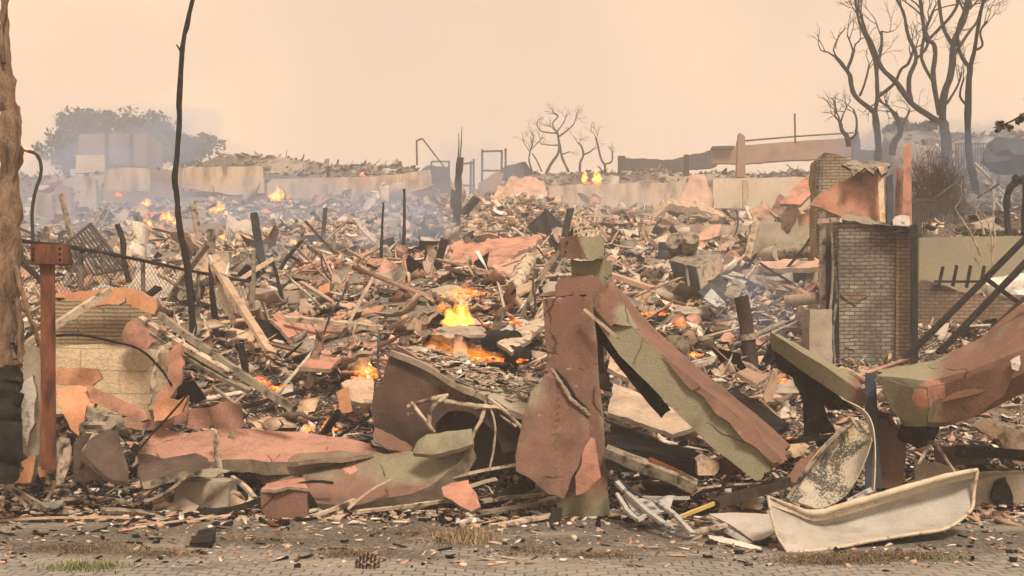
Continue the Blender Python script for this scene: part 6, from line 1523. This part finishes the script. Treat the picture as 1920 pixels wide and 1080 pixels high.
def strew_things(count, d0, d1, pxr, pymax, scale, weights=None, zoff=0.0):
    made = tries = 0
    while made < count and tries < 5000:
        tries += 1
        px = rf.uniform(*pxr)
        d = d0 * (d1 / d0) ** (rf.random() ** .9)
        x = (px - 960) / F * d
        if d > 16.5 and px > 1515: continue
        if d > 25 and px < 60: continue
        k = rf.choices(KINDS_, weights or [q[5] for q in KINDS_])[0]
        if k[1] in ('pink', 'orange') and ((px < 500 and d > 16) or px > 1150) and rf.random() < .7: continue
        g = onG(px, d)
        qx, qy = proj(g)
        if qy > pymax: continue
        near = sorted(MARKS, key=lambda m_: (m_[1] - qx) ** 2 + ((m_[2] - qy) * 1.6) ** 2)[:5]
        a = near[0]
        lab = None
        size = rf.choice([('small', .7), ('', 1.0), ('large', 1.5)])
        pos = rf.choice(['flat', 'flat', 'tilted', 'upright']) if k[0] == 'plate' else rf.choice(['lying', 'leaning', 'steep']) if k[0] in ('plank', 'rod') else 'lying'
        for b in near[1:]:
            if (a[1] - qx) * (b[1] - qx) + (a[2] - qy) * (b[2] - qy) < 0:
                lab = f"between the {a[0]} and the {b[0]}"; break
        if lab is None:
            lab = f"just {'uphill of' if qy < a[2] - 15 else 'downhill of' if qy > a[2] + 40 else 'beside'} the {a[0]}"
        posw = {'flat': 'lying flat', 'tilted': 'tilted', 'upright': 'standing up', 'lying': 'lying', 'leaning': 'leaning', 'steep': 'poking up'}[pos]
        full = ' '.join(f"{size[0]} {k[1]} {k[4]} {posw} {lab}".split())
        if full in used or len(full.split()) > 16: continue
        used.add(full)
        s = rf.uniform(.85, 1.2) * size[1] * (.2 + d * .0066) * scale
        yaw = rf.uniform(0, 6.28)
        if k[0] == 'plate':
            tilt = {'flat': rf.uniform(-.35, .35), 'tilted': rf.choice([-1, 1]) * rf.uniform(.5, .9), 'upright': rf.uniform(1.1, 1.5)}[pos]
            m_ = Matrix.Rotation(yaw if pos == 'flat' else rf.uniform(-.7, .7), 3, 'Z') @ Matrix.Rotation(tilt if pos != 'flat' else tilt + .25, 3, 'X') @ Matrix.Rotation(rf.uniform(-.4, .4), 3, 'Y')
            nn = rf.randint(4, 7)
            pl = []
            for i in range(nn):
                an = i / nn * 6.283 + rf.uniform(-.3, .3)
                rr = rf.uniform(.65, 1.1) * s
                pl.append(g + m_ @ Vector((math.cos(an) * rr, math.sin(an) * rr * .68, 0)) + Vector((0, 0, s * (.22 if pos == 'flat' else .3))))
            o = slab(k[3], None, 0, rf.uniform(.02, .035) + d * .001, k[2], MEDGE if k[2] in (MPK, MPF, MOR) else k[2], jit=.25, warp=s * .22, wf=1.1 / s, seg=s * .16, world=pl)
        elif k[0] == 'plank':
            pit = {'lying': rf.uniform(-.15, .2), 'leaning': rf.uniform(.3, .6), 'steep': rf.uniform(.8, 1.3)}[pos]
            L = s * rf.uniform(2.0, 3.6)
            dv_ = Vector((math.cos(yaw) * math.cos(pit), math.sin(yaw) * math.cos(pit) * .6, math.sin(pit))).normalized()
            a0 = g - dv_ * L * (.5 if pos == 'lying' else .25) + Vector((0, 0, s * .22))
            o = beam(k[3], a0, a0 + dv_ * L, s * rf.uniform(.16, .32), s * rf.uniform(.07, .12), k[2], roll=rf.uniform(-.6, .6), bend=s * rf.uniform(-.12, .12), warp=s * .03, rough=s * .1)
        elif k[0] == 'rod':
            pit = {'lying': .1, 'leaning': .5, 'steep': 1.1}[pos]
            pts = [g + Vector((0, 0, .05))]
            for i in range(4):
                yaw += rf.uniform(-.9, .9); pit += rf.uniform(-.5, .4)
                pts.append(pts[-1] + Vector((math.cos(yaw) * math.cos(pit), math.sin(yaw) * math.cos(pit) * .5, abs(math.sin(pit)))) * s * .5)
            o = tube(k[3], pts, .008 + d * .0005, k[2], 5, .2, smooth=4)
        else:
            o = rock(k[3], g + Vector((0, 0, s * .2)), s * .55, k[2], sq=(rf.uniform(.8, 1.3), .8, rf.uniform(.5, .8)), sub=3)
        one(o, full, k[4], 'loose wreckage strewn over the slope')
        made += 1
strew_things(175, 13.6, 46, (20, 1900), 880, 1.0)
strew_things(60, 11.9, 13.2, (60, 1880), 985, .62, [1, .5, 4, 6, 5, 1.5, .6, 1.5, 2.5, 2, 2.5, .8])
strew_things(75, 17, 48, (60, 1500), 700, 1.3, [2, 3, 3, 2.5, 3, 2.5, .4, 1.5, 1, 1, 3, 5])

# ------------------------------------------------------------------ fire: tongues of glowing gas
def firemat(name, col, k):
    m = bpy.data.materials.new(name); m.use_nodes = True
    n = m.node_tree; n.nodes.clear()
    out = n.nodes.new("ShaderNodeOutputMaterial")
    em = n.nodes.new("ShaderNodeEmission")
    em.inputs[0].default_value = (*col, 1); em.inputs[1].default_value = k
    tcf = n.nodes.new("ShaderNodeTexCoord")
    mpf = n.nodes.new("ShaderNodeMapping"); mpf.inputs['Scale'].default_value = (1, 1, .75)
    n.links.new(tcf.outputs['Generated'], mpf.inputs[0])
    lo = nramp(n, nnoise(n, mpf.outputs[0], 5.5, 4, .6, .8), [(.40, 0.0), (.60, 1.0)])
    n.links.new(nmath(n, 'MULTIPLY', lo, k), em.inputs[1])
    n.links.new(em.outputs[0], out.inputs['Volume'])
    return m
FM = {}
def flame(px, py, wpx, hpx, d, lab, hot=1.0, lean=0.0, kind='o', grow=1):
    c = P(px, py, d)
    c.z -= hpx / F * d * .12
    rx, hz = wpx / 2 / F * d, hpx / F * d
    ry = max(rx * .5, hz * .25)
    bm = bmesh.new()
    bmesh.ops.create_icosphere(bm, subdivisions=5, radius=1)
    s_ = sd()
    V = []
    for v in bm.verts:
        p = v.co.copy()
        up_ = max(0, p.z)
        tong = noise.noise(Vector((p.x * 2.4, p.y * 2.0, 0)) + s_) * .5 + noise.noise(Vector((p.x * 5.5, p.y * 4, 0)) + s_) * .35
        lump = 1 + .28 * noise.noise(p * 2.3 + s_) + .18 * noise.noise(p * 5 + s_)
        z = (p.z * .42 * lump + .3) + up_ ** 1.5 * (tong * .9 + .1)
        q = 1 - .35 * up_
        V.append(c + Vector((p.x * lump * q * rx + lean * rx * up_ + rx * .25 * noise.noise(Vector((0, 3, z * 2.5)) + s_), p.y * lump * ry * q, z * hz)))
    Fc = [[v.index for v in f.verts] for f in bm.faces]
    bm.free()
    th = round(max(.02, ry), 2)
    key = (kind, th, hot)
    if key not in FM:
        col = {'o': (1.0, .27, .025), 'r': (1.0, .13, .025), 'y': (1.0, .40, .04)}[kind]
        FM[key] = firemat('fire', col, 2.1 * hot / th)
    o = mk('flame', V, Fc, FM[key], None, None, 60)
    return one(o, lab, 'fire', 'flames burning in the rubble')
FL = [(858, 612, 62, 58, 17.4, 'biggest and brightest flame, in the hollow of the ash mound', 1.5, .1, 'y'), (868, 552, 60, 26, 18.6, 'wide low flame licking the top of the ash mound', .45, .3, 'o'), (828, 578, 14, 20, 17.8, 'small flame beside the biggest one', .5, 0, 'o'),
      (846, 672, 120, 62, 14.6, 'long pale sheet of fire behind the fallen dark arch', .3, -.3, 'o'), (905, 674, 85, 24, 15.0, 'thin flame trailing towards the dark rusted drum', .3, .2, 'o'),
      (684, 702, 42, 34, 15.2, 'round orange flame beside the fallen dark arch', .6, .1, 'o'), (490, 722, 34, 26, 14.8, 'red flame under the end of the longest roof timber', .8, -.2, 'r'), (514, 730, 26, 10, 14.6, 'low red glow beside the red flame', .5, 0, 'r'),
      (614, 802, 16, 26, 14.3, 'small upright flame beside the tan brick slabs', .9, .1, 'o'), (577, 806, 16, 14, 14.3, 'smallest flame behind the flat cracked pink wall', .5, 0, 'o'),
      (672, 492, 24, 24, 32, 'upper flame of the leaning pair in mid slope', .8, .4, 'o'), (682, 505, 16, 20, 31, 'lower flame of the leaning pair in mid slope', .8, .3, 'o'), (677, 516, 9, 10, 31, 'tiny red flame below the leaning pair', .6, 0, 'r'),
      (274, 384, 18, 16, 58, 'flame standing highest of the cluster on the left slope', .9, .1, 'o'), (276, 421, 26, 14, 50, 'brightest low flame of the slope cluster', 1.2, 0, 'o'), (313, 412, 26, 22, 51, 'leaning flame of the slope cluster close to the tall charred trunk', .9, -.3, 'o'), (328, 420, 12, 10, 50, 'small flame at the end of the slope cluster', .8, 0, 'o'), (300, 429, 20, 8, 48, 'flat red flame under the slope cluster', .5, 0, 'r'), (276, 399, 10, 8, 55, 'little flame between two of the slope cluster', .7, 0, 'o'),
      (405, 395, 28, 18, 56, 'slanting flame on the rubble below the streaked house wall', .9, .8, 'o'), (518, 372, 30, 24, 66, 'flame against the foot of the long pale house wall', .9, .5, 'o'), (499, 398, 14, 10, 58, 'small red flame below the long pale house wall', .6, 0, 'r'), (424, 447, 26, 16, 46, 'larger of two flames at the dark terrace wall', 1.0, .1, 'o'), (392, 448, 16, 11, 46, 'smaller of two flames at the dark terrace wall', .8, 0, 'o'),
      (549, 460, 26, 14, 42, 'low flame in the rubble under the pale terrace wall', .6, .2, 'o'), (220, 366, 10, 8, 64, 'tiny far flame below the pale wall by the flames', .7, 0, 'r'), (666, 406, 9, 7, 58, 'lone spark of fire beside the thin wavy stake', .7, 0, 'o'), (679, 329, 9, 7, 80, 'lone spark of fire on the rubble ridge', .8, 0, 'r'), (48, 284, 18, 12, 26, 'flame at the bent tip of the black curved pipe', .9, -.5, 'o'),
      (1096, 338, 12, 24, 73, 'slimmer flame of the pair on the cream retaining wall', 1.1, 0, 'o'), (1120, 340, 18, 26, 73, 'broader flame of the pair on the cream retaining wall', 1.3, 0, 'o'),
      (912, 531, 18, 14, 21.5, 'small flame beside the pale peeled log', .55, 0, 'o'), (1234, 590, 28, 10, 19.5, 'red embers glowing above the slanting olive pillar', .8, 0, 'r'), (1276, 606, 14, 18, 18.8, 'faint flame above the slanting olive pillar', .4, 0, 'o'), (1300, 666, 12, 10, 16.2, 'ember beside the grey broken slab', .6, 0, 'o'), (965, 605, 20, 10, 17.2, 'ember glow beside the upright pillar', .5, .2, 'o'),
      (1466, 716, 12, 8, 14, 'red ember beside the orange-brown splinter', .6, 0, 'r'), (1486, 826, 10, 6, 12.4, 'ember under the short black plank', .7, 0, 'o')]
FL = [(*f[:6], f[6] * (1.7 if f[4] > 40 else 1.0), *f[7:]) for f in FL]
for f in FL: flame(*f)
# ember chips added under the flames for extra glow and to root them
m, n, b = newmat('ember')
b.inputs['Base Color'].default_value = (.05, .02, .015, 1)
en = nnoise(n, coords(n, False), 9, 4, .7)
n.links.new(nramp(n, en, [(.42, (.02, .002, .0)), (.55, (.9, .13, .015)), (.7, (1.0, .38, .06))]), b.inputs['Emission Color'])
b.inputs['Emission Strength'].default_value = 2.2
MEMB = m
EV, EF = [], []
for (px, py, wpx, hpx, d, lab, hot, lean, kind) in FL:
    if 'bent tip' in lab: continue
    for i in range(int(5 + wpx * .16)):
        c = P(px + random.gauss(0, wpx * .42), py, d - .1 + random.gauss(0, .16))
        c.z = max(c.z - random.uniform(0, .1) * hpx / F * d * 3, Z(c.x, c.y)) + .02
        s = random.uniform(.35, 1) * (.03 + d * .0016)
        q = Matrix.Rotation(random.uniform(0, 6.28), 3, 'Z') @ Matrix.Rotation(random.gauss(0, .5), 3, 'X')
        b0 = len(EV)
        for x_, y_, z_ in UC: EV.append(c + q @ Vector((x_ * s * random.uniform(1.2, 2.2), y_ * s, z_ * s * .5)))
        EF += [tuple(int(k_) + b0 for k_ in f_) for f_ in UF]
tag(mk('embers', EV, EF, MEMB, origin=(0, 0, 0)), kind='stuff')

# ------------------------------------------------------------------ drifting smoke and the smoky air
def volmat(name, col, dens, ani=0.0):
    m = bpy.data.materials.new(name); m.use_nodes = True
    n = m.node_tree; n.nodes.clear()
    out = n.nodes.new("ShaderNodeOutputMaterial")
    v = n.nodes.new("ShaderNodeVolumePrincipled")
    v.inputs['Color'].default_value = (*col, 1)
    v.inputs['Density'].default_value = dens
    v.inputs['Anisotropy'].default_value = ani
    n.links.new(v.outputs[0], out.inputs['Volume'])
    return m
def smoke(px, py, d, wpx, hpx, dep, dens, col, lean=0):
    bm = bmesh.new()
    bmesh.ops.create_icosphere(bm, subdivisions=4, radius=1)
    s_ = sd()
    c = P(px, py, d)
    V = []
    for v in bm.verts:
        p = v.co.copy()
        k = 1 + .5 * noise.fractal(p * 1.2 + s_, .9, 2, 3)
        V.append(c + Vector(((p.x + lean * p.z) * k * wpx / 2 / F * d, p.y * k * dep, p.z * k * hpx / 2 / F * d)))
    Fc = [[v.index for v in f.verts] for f in bm.faces]
    bm.free()
    tag(mk('smoke', V, Fc, volmat('smoke', col, dens), None, None, 180), kind='stuff')
BL = (.42, .56, .82)
DB = (.26, .35, .50)
SMOKE = [(240, 282, 88, 360, 150, 5, .085, BL, .2), (150, 390, 58, 420, 210, 7, .05, BL, .2), (770, 430, 40, 230, 200, 3.5, .08, BL, .15), (640, 400, 54, 420, 140, 6, .055, BL, 0),
         (1650, 285, 60, 260, 90, 5, .06, DB, .2), (1880, 350, 30.5, 200, 230, 1.8, .2, DB, .1), (1790, 310, 38, 320, 180, 3.0, .09, DB, 0), (1420, 590, 20, 200, 170, 1.3, .06, BL, .2), (1350, 520, 24, 190, 100, 1.5, .06, BL, 0),
         (880, 350, 66, 180, 160, 5, .05, BL, 0), (330, 430, 46, 560, 150, 6, .04, BL, .1), (600, 490, 33, 260, 130, 3, .05, BL, .1), (1080, 390, 56, 300, 110, 5, .025, (.8, .8, .85), 0), (1250, 380, 62, 500, 90, 6, .02, (.8, .8, .85), 0),
         (60, 190, 110, 620, 330, 16, .009, (.55, .55, .58), .3), (330, 80, 120, 500, 160, 14, .004, (.6, .58, .58), .4)]
for s in SMOKE: smoke(*s)
hz = box3('haze', (0, 235, 11.5), 420, 520, 27.5, volmat('haze', (.97, .95, .93), .0032))
tag(hz, kind='stuff')
